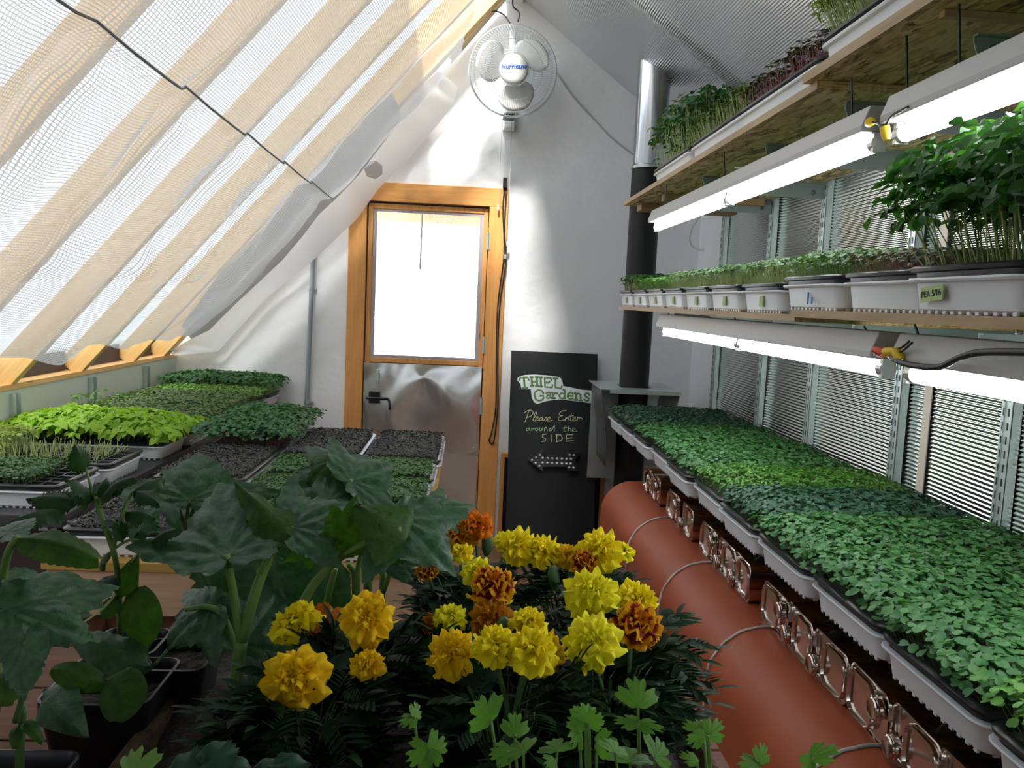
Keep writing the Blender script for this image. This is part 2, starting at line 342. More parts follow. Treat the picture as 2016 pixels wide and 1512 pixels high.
# ---- left roof: rafters, blocking, glazing
nrm = np.array([-1.135, 0, 1.]); nrm /= np.linalg.norm(nrm)
ups = np.array([1., 0, 1.135]); ups /= np.linalg.norm(ups)
RY = [.35, .90, 1.46, 2.02, 2.58, 3.14, 3.70, 4.26, 4.70]
names = ['over the middle of the foreground bench', 'second from the camera', 'third from the camera', 'fourth from the camera', 'behind the middle of the shade net', 'with its foot bare at the left picture edge', 'second bare foot below the shade net', 'bare foot nearest the door wall', 'lying against the far gable wall']
for y, nm in zip(RY, names):
    a = np.array([XL-.02, y, zl(XL-.02)])+nrm*.053; b = np.array([.17, y, zl(.17)])+nrm*.053
    L = float(np.linalg.norm(b-a)); hw_ = .045 if y > 4.6 else .02; me = MB().box((0, -hw_, -.051), (L, hw_, .051))
    o = obj('rafter', me, M['rafter'], bevel=.003, local=True); o.location = a.tolist(); o.rotation_euler = (0, -math.atan2(ups[2], ups[0]), 0)
    tag(o, 'pine rafter of the left roof, '+nm, 'rafter', 'rafters of the left roof'); o['kind'] = 'structure'
for k in range(len(RY)-1):
    o = obj('blocking_board', MB().box((XL-.115, RY[k]+.022, 1.106), (XL-.07, RY[k+1]-.022, 1.20)), M['darkwood'])
    tag(o, 'dark blocking board on the sill between rafters, number %d counted from the camera' % (k+1), 'board', 'blocking boards on the sill', 'structure')
g0 = np.array([XL-.12, 0, zl(XL-.12)])+nrm*.112; g1 = np.array([.2, 0, zl(.2)])+nrm*.112
gm = g0+(g1-g0)*((-.32-g0[0])/(g1[0]-g0[0]))
mb = MB().add([(g0[0], 1.0, g0[2]), (gm[0], 1.0, gm[2]), (gm[0], YF, gm[2]), (g0[0], YF, g0[2])], [(0, 1, 2, 3)]).add([(gm[0], 1.0, gm[2]), (g1[0], 1.0, g1[2]), (g1[0], 3.3, g1[2]), (gm[0], 3.3, gm[2])], [(0, 1, 2, 3)])
o = struct('ridge_light_window', MB().add([(gm[0], 3.3, gm[2]), (g1[0], 3.3, g1[2]), (g1[0], YF, g1[2]), (gm[0], YF, gm[2])], [(0, 1, 2, 3)]), M['glazb']); o['label'] = 'roof glazing beside the far ridge, made clear to brighten the gable wall'  # split from the milky glazing and cleared to throw more light on the gable
o = struct('window_1', mb, M['glaz']); o['label'] = 'milky polycarbonate glazing over the left rafters'
mb = MB().add([(g0[0], YB, g0[2]), (g1[0], YB, g1[2]), (g1[0], -2.2, g1[2]), (g0[0], -2.2, g0[2])], [(0, 1, 2, 3)])  # unseen glazing behind the camera, added for soft frontal fill
o = struct('fill_window', mb, M['glazb']); o['label'] = 'unseen clear roof glazing added behind the camera for fill light'
struct('trim_6', MB().box((.14, YB, 3.20), (.24, YF, 3.36)), M['wallp'])
# ---- shade net
p0 = np.array([-.75, 0, 2.01]); sl = 1.09; nin = np.array([sl, 0, -1.]); nin /= np.linalg.norm(nin)
XT, XB = .05, -1.455
BUMP = [-.0, .58, 1.14, 1.68, 2.2, 2.76, 3.24, 3.79, 4.42]
def yfar(s):
    x = XT+(XB-XT)*s
    if x > -.16: return 4.38-.9*((x+.16)/.21)
    return 4.38+.02*math.sin(x*9)+.05*max(0, (-x-1.2))
def net_pt(y, s, flat=False):
    x = XT+(XB-XT)*s; z = 2.01+sl*(x+.75)
    sc = (-.75-XT)/(XB-XT)
    k = max(i for i in range(len(BUMP)) if BUMP[i] <= y+1e-6) if y >= BUMP[0] else 0
    k = min(k, len(BUMP)-2); ph = (y-BUMP[k])/(BUMP[k+1]-BUMP[k]); ph = min(max(ph, 0), 1)
    sg = math.sin(PI*ph); sk = ph*(1-ph)*4
    up = max(0, (sc-s)/sc); lo = max(0, (s-sc)/(1-sc))
    d = .065*sg**.8*math.exp(-(up/.26)**2 if up > 0 else -(lo/.10)**2)
    d -= .03*math.exp(-((lo-.05)/.035)**2)*(.3+sg) if lo > 0 else 0
    d += .05*math.sin(PI*lo)**.8*(.35+.65*(1-ph)**.7*ph**.3*1.7) if lo > 0 else .03*math.sin(PI*up)*sg
    d += .04*math.exp(-((lo-.55)/.07)**2)*max(0, math.cos(2*PI*(ph-.15)))-.02*math.exp(-((lo-.66)/.05)**2)*max(0, math.cos(2*PI*(ph-.15)))
    if 0 < lo < .4: d -= .05*math.exp(-((ph-.10)/.09)**2)*math.sin(PI*min(1, lo/.4))**.7
    d += .007*math.sin(9*y+6*s)*(1 if up or lo > .05 else .3)+.005*math.sin(23*y-11*s+2*math.sin(7*s))+.006*math.sin(31*s+3*y)
    if lo > .9: d += .015*((lo-.9)/.1)*math.sin(11*y+1)
    p = np.array([x, y, z])+nin*d
    p[2] -= .012*lo*sg
    if lo > .93: p[2] += .008*math.sin(8*y)
    return p
NU, NV = 210, 120
V = []; UV = []
for i in range(NU):
    for j in range(NV):
        s = j/(NV-1); y1 = yfar(s); y = .12+(y1-.12)*i/(NU-1)
        V.append(net_pt(y, s)); UV.append((y, s*2.28))
net = thing('shade_net', 'crinkled white knitted shade net slung under the sloping left roof', 'shade net', (-.75, 2.3, 2.0))
ob = obj('net_sheet', MB().grid(V, NU, NV), M['net'], net, smooth=True)
def set_uv(ob, UV):
    uvl = ob.data.uv_layers.new(name='UVMap'); li = np.zeros(len(ob.data.loops), int); ob.data.loops.foreach_get('vertex_index', li)
    uvl.data.foreach_set('uv', np.array(UV)[li].ravel())
set_uv(ob, UV)
# turned-under far edge of the net, shade darkened into its colour
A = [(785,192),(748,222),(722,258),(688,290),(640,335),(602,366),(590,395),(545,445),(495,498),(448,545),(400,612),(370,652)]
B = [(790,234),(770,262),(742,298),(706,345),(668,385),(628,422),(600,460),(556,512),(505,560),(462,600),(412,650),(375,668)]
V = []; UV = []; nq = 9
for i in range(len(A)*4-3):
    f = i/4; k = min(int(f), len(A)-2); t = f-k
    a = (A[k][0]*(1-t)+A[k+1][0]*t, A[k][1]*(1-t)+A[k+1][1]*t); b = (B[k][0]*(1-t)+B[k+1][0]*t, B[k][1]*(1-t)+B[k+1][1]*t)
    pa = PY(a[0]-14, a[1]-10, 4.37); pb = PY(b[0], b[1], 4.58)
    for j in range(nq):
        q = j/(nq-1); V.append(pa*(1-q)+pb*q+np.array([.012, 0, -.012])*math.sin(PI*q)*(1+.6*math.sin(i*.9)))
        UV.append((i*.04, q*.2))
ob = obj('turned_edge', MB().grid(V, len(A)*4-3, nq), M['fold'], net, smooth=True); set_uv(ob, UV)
mb = MB()
pts = []
for k in range(len(BUMP)-1):
    for t in np.linspace(0, 1, 7)[:-1]:
        y = BUMP[k]*(1-t)+BUMP[k+1]*t; s_ = (-.75-XT)/(XB-XT); pts.append(net_pt(y, s_)+nin*.008) if y > .12 else None
mb.tube(pts, .003, 6); obj('hem_cord', mb, M['hem'], net, smooth=True, label='grey cord along the middle of the net')
# fleece strip on the gable wall below the net
A = [(862,140),(835,165),(795,205),(750,265),(700,320),(640,395),(560,480),(470,575),(380,665),(335,690)]
B = [(902,172),(893,205),(858,250),(800,318),(745,372),(702,432),(604,524),(520,590),(430,692),(345,700)]
V = []; n4 = len(A)*5-4; nq = 8
for i in range(n4):
    f = i/5; k = min(int(f), len(A)-2); t = f-k
    a = np.array(A[k])*(1-t)+np.array(A[k+1])*t; b = np.array(B[k])*(1-t)+np.array(B[k+1])*t
    pa = PY(*a, 4.66); pb = PY(*b, 4.80)
    for j in range(nq):
        q = j/(nq-1); V.append(pa*(1-q)+pb*q+np.array([0, -.02-.008*math.sin(i*1.3), 0])*math.sin(PI*q))
tag(obj('fleece_strip', MB().grid(V, n4, nq), M['fleece'], smooth=True), 'frayed translucent fleece strip hanging beside the gable wall below the net', 'fabric')
mb = MB()
for i in range(13):
    a = 2*PI*i/13; 
c0 = PY(735, 333, 4.60)
mb.lathe([(0, -.004), (.05, -.004), (.055, 0), (.05, .004), (0, .004)], c0, (.3, -1, .1), 7)
tag(obj('mesh_patch', mb, M['net']), 'small round bunched patch of net near the door head', 'patch')
# ================================================================ GABLE WALL, DOOR
YC = YF-.022
for nm, lo, hi, m in (('trim_7', (-.715, YC, 0), (-.612, YF, 2.04), 'pine'), ('trim_8', (.098, YC, 0), (.206, YF, 2.04), 'pine'), ('trim_9', (-.715, YC, 2.04), (.206, YF, 2.148), 'pinex')):
    struct(nm, MB().box(lo, hi), M[m], bevel=.003)
mb = MB().box((-.619, YF, 0), (-.608, YF+.1, 2.05)).box((.097, YF, 0), (.109, YF+.1, 2.05)).box((-.608, YF, 2.034), (.097, YF+.1, 2.05))
struct('trim_10', mb, M['darkwood'])
door = thing('door_1', 'narrow gable door with ribbed plastic pane over dented aluminium sheet', 'door', (-.255, YF+.01, .02)); door['kind'] = 'structure'
dy0, dy1 = YF+.004, YF+.034
mb = MB().box((-.606, dy0, .03), (-.578, dy1, 2.03)).box((.068, dy0, .03), (.094, dy1, 2.03)).box((-.578, dy0, 2.0), (.068, dy1, 2.03)).box((-.578, dy0, 1.10), (.068, dy1, 1.128)).box((-.578, dy0, .03), (.068, dy1, .08))
obj('door_frame', mb, M['pine'], door, bevel=.002)
obj('leak_stop_panel', MB().box((-.604, dy0+.012, .03), (.092, dy1, 1.112)), M['darkwood'], door)  # backing added behind the sheet to block daylight through the gaps
struct('trim_11', MB().box((-.63, dy1+.003, 0), (-.585, YF+.06, 2.06)).box((.075, dy1+.003, 0), (.12, YF+.06, 2.06)).box((-.63, dy1+.003, 2.01), (.12, YF+.06, 2.06)), M['darkwood'])  # unseen stop strips added behind the door edges against light leaks
mb = MB()
xs = np.linspace(-.578, .068, 66*2+1)
for yy in (dy0+.016, ):
    V = [];
    for i, x in enumerate(xs):
        for z in (1.128, 2.0): V.append((x, yy+(.002 if i % 2 else 0), z))
    mb.grid(V, len(xs), 2)
obj('pane', mb, M['pane'], door, label='milky ribbed plastic pane')
mb = MB()
for (a, b) in (((-.578, 1.128), (-.555, 2.0)), ((.045, 1.128), (.068, 2.0)), ((-.555, 1.128), (.045, 1.146)), ((-.555, 1.982), (.045, 2.0))):
    mb.box((a[0], dy0+.006, a[1]), (b[0], dy0+.013, b[1]))
obj('pane_gasket', mb, mat('mauve_plastic_strip', (.40,.34,.34), .4), door)
mb = MB()
for k in range(66):
    x = -.575+k*.00975; mb.box((x, dy0+.0113, 1.146), (x+.0008, dy0+.0155, 1.982))
obj('pane_rib', mb, mat('pane_rib_plastic', (.8,.76,.74), .4), door)
p, q = PY(832, 412, YF+.01), PY(827, 530, YF+.01)
obj('hanging_strip', MB().bar(p, q, .008, .003, (0, 1, 0)), M['gcord'], door, label='grey strip hanging in the pane')
def alu_pt(x, z):
    u = (x+.26); v = z-1.02
    r = math.hypot(u, v*1.0)+.02; a = math.atan2(u, -v)
    wx = x+.06*math.sin(7*z+1)+.03*math.sin(15*z+9*x); wz = z+.05*math.sin(9*x+2)
    d = .010*math.sin(2.6*a+.6+1.5*math.sin(7*r))*math.exp(-r*2.)*min(1, r*4)+.007*math.sin(12*wx+5*wz)+.007*math.sin(11*wz-5*wx+1)+.0015*math.sin(31*wx-19*wz)
    return (x, dy0-.004-(.016-d)*.8, z)
V = [alu_pt(x, z) for x in np.linspace(-.606, .09, 60) for z in np.linspace(.565, 1.098, 60)]
obj('kick_sheet', MB().grid(V, 60, 60), M['alu'], door, smooth=True)
V = [(x, dy0-.003-.006*(1+math.sin(8*x+3*z)*math.sin(7*z+1)), z) for x in np.linspace(-.600, .085, 40) for z in np.linspace(.04, .58, 40)]
obj('kick_sheet', MB().grid(V, 40, 40), M['alu'], door, smooth=True)
mb = MB()
for (px, py) in ((728,722),(835,728),(948,724),(941,806),(933,882),(724,760)):
    c = PY(px, py, dy0-.01); mb.lathe([(.006, 0), (.006, .004), (.003, .006)], c+np.array([0, .004, 0]), (0, -1, 0), 10)
obj('screw', mb, M['steel'], door)
c = PY(745, 738, dy0-.008); mb = MB().box((c[0]-.014, dy0-.022, c[2]-.035), (c[0]+.014, dy0-.008, c[2]+.012)).tube([c+np.array([0, -.02, -.05]), c+np.array([0, -.02, .03])], .006, 8).box((c[0]-.008, dy0-.024, c[2]+.01), (c[0]+.008, dy0-.004, c[2]+.034))
obj('sliding_bolt', mb, M['steel'], door, bevel=.001, label='grey sliding bolt')
c = PY(738, 781, dy0-.01); mb = MB().box((c[0]-.033, dy0-.045, c[2]-.036), (c[0]+.033, dy0-.012, c[2]+.036))
mb.tube([c+np.array([-.05, -.03, -.005]), c+np.array([.08, -.03, -.005])], .009, 8)
lt = obj('latch', mb, M['black'], door, bevel=.003, label='black box latch')
mb = MB().tube(smooth_path([c+np.array([.075, -.03, -.005]), c+np.array([.088, -.035, -.02]), c+np.array([.094, -.035, -.07])], 4), .007, 8)
obj('lever', mb, M['black'], lt, smooth=True)
for py in (475, 680, 800):
    c = PY(962, py, YC); mb = MB().box((.088, YC-.003, c[2]-.05), (.106, YC+.003, c[2]+.05)); mb.tube([(.097, YC-.004, c[2]-.05), (.097, YC-.004, c[2]+.05)], .005, 8)
    obj('hinge', mb, M['steel'], door, smooth=False)
# outside: eave beam and a blurred red roof seen through the pane
tag(obj('eave_beam', MB().box((-1.2, YF+.5, 1.975), (1.2, YF+.62, 2.15)), M['pinex']), 'orange wooden eave beam outside, blurred through the door pane', 'beam', kind='structure')
tag(obj('red_board', MB().box((-.12, YF+1.4, 2.04), (.35, YF+1.45, 2.11)), M['redp']), 'red board outside, a blurred patch in the pane top corner', 'board', kind='structure')
# sunlit rafter tail and cable trunking at the ridge beside the fan
def strip(name, a, b, wd, ht, m, lab, cat):
    return tag(obj(name, MB().bar(a, b, wd, ht, (0, 1, 0.001)), M[m], bevel=.002), lab, cat)
strip('cable_trunking', PY(888, 118, 4.78), PY(996, -8, 4.78), .03, .02, 'gcord', 'grey cable trunking up the gable slope beside the fan', 'trunking')
# conduit
cx0, cx1 = PY(603, 812, 4.82), PY(620, 415, 4.82)
con = thing('conduit', 'grey plastic conduit pipe up the gable wall left of the door', 'pipe', (cx0[0], 4.82, cx0[2]-.3))
obj('tube', MB().tube([cx0+np.array([0, 0, -.3]), cx0, cx1, cx1+np.array([.01, 0, .1])], .0135, 12), M['conduit'], con, smooth=True)
for py, px in ((568, 610), (792, 604)):
    c = PY(px, py, 4.82); mb = MB().lathe([(.0113, -.006), (.0165, -.006), (.0165, .006), (.0113, .006)], c, (0, 0, 1), 14).box((c[0]+.012, 4.826, c[2]-.006), (c[0]+.034, 4.85, c[2]+.006))
    obj('clip', mb, M['steel'], con)
# extension cord hanging from a hook beside the door
def PW(px, py, y=YC-.012): return PY(px, py, y)
ec = thing('hanging_cord', 'dark doubled extension cord hung on the right door casing', 'cord', PW(993, 356))
mb = MB().tube(smooth_path([PW(995, 352), PW(990, 410), PW(992, 500), PW(980, 600), PW(977, 700), PW(976, 800), PW(968, 850), PW(963, 866), PW(966, 872), PW(972, 868), PW(980, 800), PW(980, 700), PW(984, 600), PW(996, 510), PW(993, 450), PW(997, 370)], 5), .0042, 6)
obj('cord', mb, M['bcord'], ec, smooth=True)
mb = MB().box(PW(990, 370, YC-.03), PW(999, 350, YC-.004)); obj('plug', mb, M['black'], ec, bevel=.004)
c = PW(993, 505); obj('staple', MB().box((c[0]-.004, YC-.02, c[2]-.012), (c[0]+.012, YC, c[2]+.012)), M['steel'], ec)
mb = MB().tube(smooth_path([PY(1096, 145, YF-.01), PY(1130, 192, YF-.01), PY(1165, 230, YF-.01), PY(1205, 272, YF-.01), PY(1252, 308, YF-.01)], 5), .005, 6)
tag(obj('thin_cord', mb, M['gcord'], smooth=True), 'thin grey cord running down the gable from fan to stovepipe', 'cord')
# ---- fan
FC = PY(1010, 140, 4.56); fan = thing('wall_fan', 'white wall fan in a round wire cage high on the gable', 'fan', (FC[0], YF-.02, FC[2]))
ax = np.array([.02, -1, -.10]); ax /= np.linalg.norm(ax); fb = np.cross(ax, (0, 0, 1.)); fb /= np.linalg.norm(fb); fu = np.cross(fb, ax)
def fp(r, a, z): return FC+r*(math.cos(a)*fb+math.sin(a)*fu)+ax*z
RF = .238; mb = MB()
def ring(r, z, wr, n=48): mb.tube([fp(r, 2*PI*k/n, z) for k in range(n+1)], wr, 5, False)
ring(RF, 0, .0045); ring(RF*.985, .012, .002); ring(RF*.66, .052, .0016); ring(RF*.9, .035, .0014); ring(RF*.36, .06, .002)
for k in range(96):
    a = 2*PI*k/96; mb.tube([fp(.078, a+.25, .062), fp(.13, a+.16, .06), fp(.19, a+.05, .045), fp(.225, a, .02), fp(RF, a, 0), fp(.215, a, -.035), fp(.12, a, -.075)], .00085, 3, False)
ring(RF*.5, -.075, .0016); ring(RF*.9, -.03, .0014)
obj('wire_cage', mb, M['wire'], fan)
prof = [(.005, .072), (.05, .071), (.072, .066), (.08, .055), (.08, .05)]
hb = obj('hub_cover', MB().lathe(prof[::-1], FC, ax, 40), M['fanw'], fan, smooth=True)
for k in range(3):
    V = []; a0 = math.radians(128+120*k)
    for i in range(9):
        r = .045+.165*i/8; wdt = math.radians(20+70*math.sin(PI*min(1, (i+1.5)/11))**.8)
        for j in range(9):
            t = j/8-.5; rr = r*(1-.10*abs(t*2)**3*(i/8)); V.append(fp(rr, a0+t*wdt+.25*(i/8), .012+.05*t))
    b = obj('blade', MB().grid(V, 9, 9), M['fanw'], fan, smooth=True); so = b.modifiers.new('s', 'SOLIDIFY'); so.thickness = .003
mb = MB().lathe([(.03, -.02), (.055, -.03), (.06, -.09), (.045, -.14), (.02, -.15)][::-1], FC, ax, 24); obj('motor', mb, M['fanw'], fan, smooth=True)
mb = MB().box((FC[0]-.035, YF-.03, FC[2]-.26), (FC[0]+.035, YF, FC[2]-.06)).bar(FC+np.array([0, .13, -.02]), (FC[0], YF-.02, FC[2]-.16), .04, .04).box((FC[0]-.03, YF-.10, FC[2]-.265), (FC[0]+.03, YF-.03, FC[2]-.225)).bar(FC+np.array([0, .12, 0]), (FC[0], YF-.03, FC[2]+.28), .035, .03)
obj('wall_bracket', mb, M['white'], fan, bevel=.005)
c = PY(1003, 228, 4.62); obj('switch_box', MB().box((c[0]-.035, 4.6, c[2]-.012), (c[0]+.03, 4.7, c[2]+.01)), M['black'], fan, bevel=.006)
for a, b in (((989, 232), (981, 408)), ((1008, 232), (999, 480))):
    pa, pb = PY(*a, 4.70), PY(*b, 4.80); mb = MB().tube([pa, pb], .0014, 5); pc = obj('pull_cord', mb, M['gcord'], fan)
    obj('cord_weight', MB().lathe([(.006, -.014), (.007, 0), (.006, .014)], pb, (0, 0, 1), 10), M['white'], pc)
mb = MB().tube(smooth_path([PY(1004, 45, 4.62), PY(990, 28, 4.7), PY(970, 22, 4.75), PY(945, 35, 4.78), PY(925, 75, 4.79), PY(888, 125, 4.8)], 5), .004, 6).tube(smooth_path([PY(1020, 42, 4.62), PY(1022, 25, 4.7), PY(1010, 12, 4.74), PY(1010, -10, 4.76)], 5), .0045, 6)
obj('power_cord', mb, M['bcord'], fan, smooth=True)
def textmesh(name, s, size, loc, right, up, m, parent, off=0.0, shear=0.):
    cu = bpy.data.curves.new(name, 'FONT'); cu.body = s; cu.size = size; cu.align_x = 'CENTER'; cu.align_y = 'CENTER'; cu.extrude = .0004; cu.shear = shear; cu.offset = off
    to = bpy.data.objects.new('t', cu); C.objects.link(to); bpy.context.view_layer.update()
    me = bpy.data.meshes.new_from_object(to.evaluated_get(bpy.context.evaluated_depsgraph_get())); me.name = name
    bpy.data.objects.remove(to); me.materials.clear(); me.materials.append(m)
    r = np.array(right, float); u = np.array(up, float); n = np.cross(r, u)
    v = np.zeros(len(me.vertices)*3); me.vertices.foreach_get('co', v); v = v.reshape(-1, 3)
    v = np.array(loc)+v[:, :1]*r+v[:, 1:2]*u+v[:, 2:]*n
    if parent is not None: v = v-np.array(root_of(parent).location)
    me.vertices.foreach_set('co', v.ravel()); me.update(); return link_mesh(name, me, parent)
ta = math.radians(-4); rr = math.cos(ta)*fb*1+math.sin(ta)*fu; rr = rr if rr[0] > 0 else -rr
uu = np.cross(ax, rr)
textmesh('lettering', 'Hurricane', .034, fp(0, 0, .0735)+uu*.012, rr, uu, M['blue'], hb, .0006, .15)
# ================================================================ CHALKBOARD SIGN
S_TL, S_TR = PY(1007, 690, 4.80), PY(1177, 695, 4.80)
sx = np.array([1., 0, 0]); sdn = np.array([0, -.27, -1.2]); sdn /= np.linalg.norm(sdn); sn = np.cross(sx, -sdn); sn /= np.linalg.norm(sn)  # towards the camera
if sn[1] > 0: sn = -sn
W_ = float(S_TR[0]-S_TL[0]); L_ = 1.24; tl = np.array([S_TL[0], 4.80, S_TL[2]])
q = [tl, tl+sx*W_, tl+sx*W_+sdn*L_, tl+sdn*L_]
sign = thing('chalkboard_sign', 'tall black chalkboard with shop sticker and chalk writing leaning on the gable', 'sign', tl+sx*W_/2+sdn*L_)
obj('board', MB().prism(q, -sn*.014), M['board_black'], sign, bevel=.002)
def Z8(zx, zy, lift=.001): return PN(960+zx*.27778, 660+zy*.27778, tl+sn*lift, sn)
ww = lambda k: k*.27778*4.7/FPX
poly = [(210,318),(214,298),(260,282),(330,278),(420,284),(505,296),(527,312),(536,360),(580,368),(660,385),(738,392),(745,440),(728,482),(660,472),(580,462),(500,455),(420,466),(350,488),(328,474),(312,440),(306,382),(240,382),(232,345)]
st = obj('sticker', MB().prism([Z8(*p, .0005) for p in poly], sn*.0012), M['stick'], sign, label='white die-cut sticker with green lettering')
LET = [[(225,316),(231,301),(285,299),(291,316)],[(257,300),(263,372)],[(246,373),(281,372)],[(311,298),(315,358)],[(349,297),(351,358)],[(313,329),(350,329)],[(302,298),(320,298)],[(340,297),(359,297)],[(305,359),(324,359)],[(342,359),(361,359)],[(376,299),(379,362)],[(367,299),(386,299)],[(369,363),(389,363)],[(453,320),(450,304),(404,303),(407,367),(456,370),(460,353)],[(406,335),(438,337),(438,330)],[(468,306),(497,308)],[(482,308),(481,371),(520,377),(526,360)],
 [(396,412),(384,393),(358,387),(336,405),(332,430),(342,455),(364,466),(388,458),(396,448),(396,430),(374,430)],[(416,412),(436,404),(446,416),(446,445),(455,446)],[(445,424),(422,428),(418,442),(430,448),(445,440)],[(456,407),(466,407),(467,446)],[(458,447),(478,447)],[(467,422),(480,409),(492,412)],[(536,387),(546,387),(549,448)],[(546,420),(524,408),(508,424),(512,444),(530,450),(547,440)],[(568,430),(606,431),(604,414),(586,406),(570,416),(567,436),(580,452),(606,448)],[(616,411),(626,411),(626,457)],[(617,458),(637,459)],[(626,424),(644,412),(658,420),(660,462)],[(652,463),(670,464)],[(722,426),(716,414),(698,412),(688,424),(700,438),(718,448),(716,464),(698,466),(686,456)]]
mb = MB(); mg = MB()
for s_ in LET:
    big = s_[0][1] < 385
    rib(mb, [Z8(*p, .002) for p in s_], ww(13.5), sn); rib(mg, [Z8(*p, .0028) for p in s_], ww(7.5), sn)
obj('lettering', mb, M['dgreen'], st); obj('lettering_fill', mg, M['lgreen'], st)
CH1 = [[(292,535),(278,580),(265,612)],[(262,548),(282,536),(304,532),(322,542),(318,562),(300,576),(272,584)],[(318,600),(340,570),(348,548),(340,545),(330,570),(325,605),(336,608)],[(336,600),(356,588),(354,574),(342,588),(346,606),(368,600)],[(388,582),(370,590),(368,606),(384,600),(390,584),(390,606),(400,602)],[(400,602),(414,580),(420,598),(410,608)],[(420,600),(442,590),(438,578),(424,592),(430,610),(460,602)],
 [(556,534),(530,536),(508,552),(512,568),(534,568),(508,580),(500,596),(516,606),(550,598)],[(548,606),(556,582),(560,592),(570,578),(578,604)],[(594,552),(588,602),(598,606)],[(578,574),(610,570)],[(600,598),(622,590),(618,578),(606,592),(612,608),(632,600)],[(634,606),(640,580),(646,590),(660,582),(670,594)]]
CH2 = [[(296,655),(276,662),(276,676),(292,670),(298,656),(302,676)],[(312,678),(314,656),(320,664),(334,658)],[(352,655),(338,664),(344,678),(358,670),(352,655)],[(370,655),(368,672),(380,676),(390,656),(392,678)],[(402,678),(404,658),(416,654),(424,678)],[(458,658),(440,664),(440,678),(456,670),(474,638),(472,680)],[(548,644),(540,678),(554,682)],[(528,660),(562,655)],[(577,640),(568,682),(574,668),(588,660),(592,684)],[(598,676),(620,668),(614,656),(602,670),(610,684),(634,680)]]
CH3 = [[(414,700),(390,704),(390,724),(412,734),(408,750),(384,754)],[(450,706),(450,755)],[(491,704),(488,754)],[(484,704),(520,708),(532,730),(518,748),(486,755)],[(604,704),(560,707),(557,752),(610,748)],[(558,730),(598,727)]]
mb = MB()
for s_ in CH1: rib(mb, [Z8(p[0], p[1], .0012) for p in smooth_path([np.array(v+(0,), float) for v in s_], 3)], ww(4.6), sn)
obj('chalk_writing', mb, M['chalk'], sign)
mb = MB()
for s_ in CH2: rib(mb, [Z8(p[0], p[1], .0012) for p in smooth_path([np.array(v+(0,), float) for v in s_], 3)], ww(4.4), sn)
obj('chalk_writing', mb, M['chalkg'], sign, label='green chalk line of writing')
mb = MB()
for s_ in CH3: rib(mb, [Z8(*p, .0012) for p in s_], ww(6), sn)
obj('chalk_writing', mb, M['chalk'], sign, label='yellow chalk capitals')
# marquee arrow
AP = [(283,885),(388,818),(388,855),(552,855),(565,830),(648,832),(614,886),(645,960),(565,962),(550,932),(388,932),(388,966)]
arrow = thing('marquee_arrow', 'black arrow sign studded with white bulbs pointing left on the chalkboard', 'sign', Z8(460, 890, .02))
outer = [Z8(*p, .002) for p in AP]; cen = np.array([460, 890.])
mb = MB(); inn = [Z8(*(np.array(p)+(cen-np.array(p))*np.array([.025, .09])), .002) for p in AP]; n = len(AP)
rimt = [p+sn*.042 for p in outer]; rimi = [p+sn*.042 for p in inn]; face = [p+sn*.02 for p in inn]
mb.loft([outer, rimt, rimi, face]); mb.add(face, [tuple(range(n))])
obj('letter_box', mb, M['black'], arrow)
for (x, y) in [(369,848),(341,866),(313,885),(339,906),(366,928),(389,870),(424,872),(457,874),(491,875),(525,876),(558,877),(590,877),(389,904),(422,906),(457,908),(490,908),(525,910),(557,911),(588,911),(579,848),(609,850),(577,938),(607,940)]:
    obj('bulb', MB().lathe([(.003, 0), (.0072, .003), (.0072, .012), (.005, .017), (.001, .019)], Z8(x, y, .022), sn, 10), M['bulb'], arrow, smooth=True)
# framed chalkboard behind it
fr = thing('framed_chalkboard', 'low wood-framed black chalkboard standing behind the tall sign', 'chalkboard', (.542, 4.81, 0))
mb = MB().box((.225, 4.79, 0), (.25, 4.83, .59)).box((.835, 4.79, 0), (.86, 4.83, .59)).box((.25, 4.79, .565), (.835, 4.83, .59))
obj('frame', mb, M['pine'], fr, bevel=.002); obj('panel', MB().box((.25, 4.805, .02), (.835, 4.82, .565)), M['board_black'], fr)
# ---- stovepipe and heat shield
sp = thing('stovepipe', 'tall black stovepipe with shiny upper sleeve at the end of the right shelves', 'stovepipe', (.91, 4.35, 0))
mb = MB().lathe([(.079, .0), (.079, 1.06), (.081, 1.07), (.079, 1.08), (.079, 2.24)], (.91, 4.35, 0), (0, 0, 1), 36); obj('black_pipe', mb, M['blackm'], sp, smooth=True, autosmooth=40)
mb = MB().lathe([(.093, 2.22), (.093, 2.235), (.086, 2.24), (.086, 2.9)], (.92, 4.35, 0), (0, 0, 1), 36); obj('steel_sleeve', mb, M['chrome'], sp, smooth=True, autosmooth=40, label='shiny steel upper sleeve')
hs = thing('heat_shield', 'bent grey sheet-metal heat shield around the black stovepipe', 'heat shield', (.91, 4.35, 1.05))
mb = MB().prism([(.70, 4.15, 1.062), (.83, 4.15, 1.062), (.83, 4.6, 1.062), (.70, 4.6, 1.062)], (0, 0, .004)).prism([(.99, 4.15, 1.062), (1.12, 4.15, 1.062), (1.12, 4.6, 1.062), (.99, 4.6, 1.062)], (0, 0, .004)).prism([(.83, 4.15, 1.062), (.99, 4.15, 1.062), (.99, 4.268, 1.062), (.83, 4.268, 1.062)], (0, 0, .004)).prism([(.83, 4.432, 1.062), (.99, 4.432, 1.062), (.99, 4.6, 1.062), (.83, 4.6, 1.062)], (0, 0, .004)).box((.745, 4.147, 1.045), (1.12, 4.15, 1.066))
obj('top_plate', mb, M['steel'], hs)
V = []
for i in range(9):
    t = i/8; z = 1.065-.42*t
    for j in range(5): V.append((.70+.055*math.sin(t*1.6)+.01*j/4, 4.16+.40*j/4+.06*t, z))
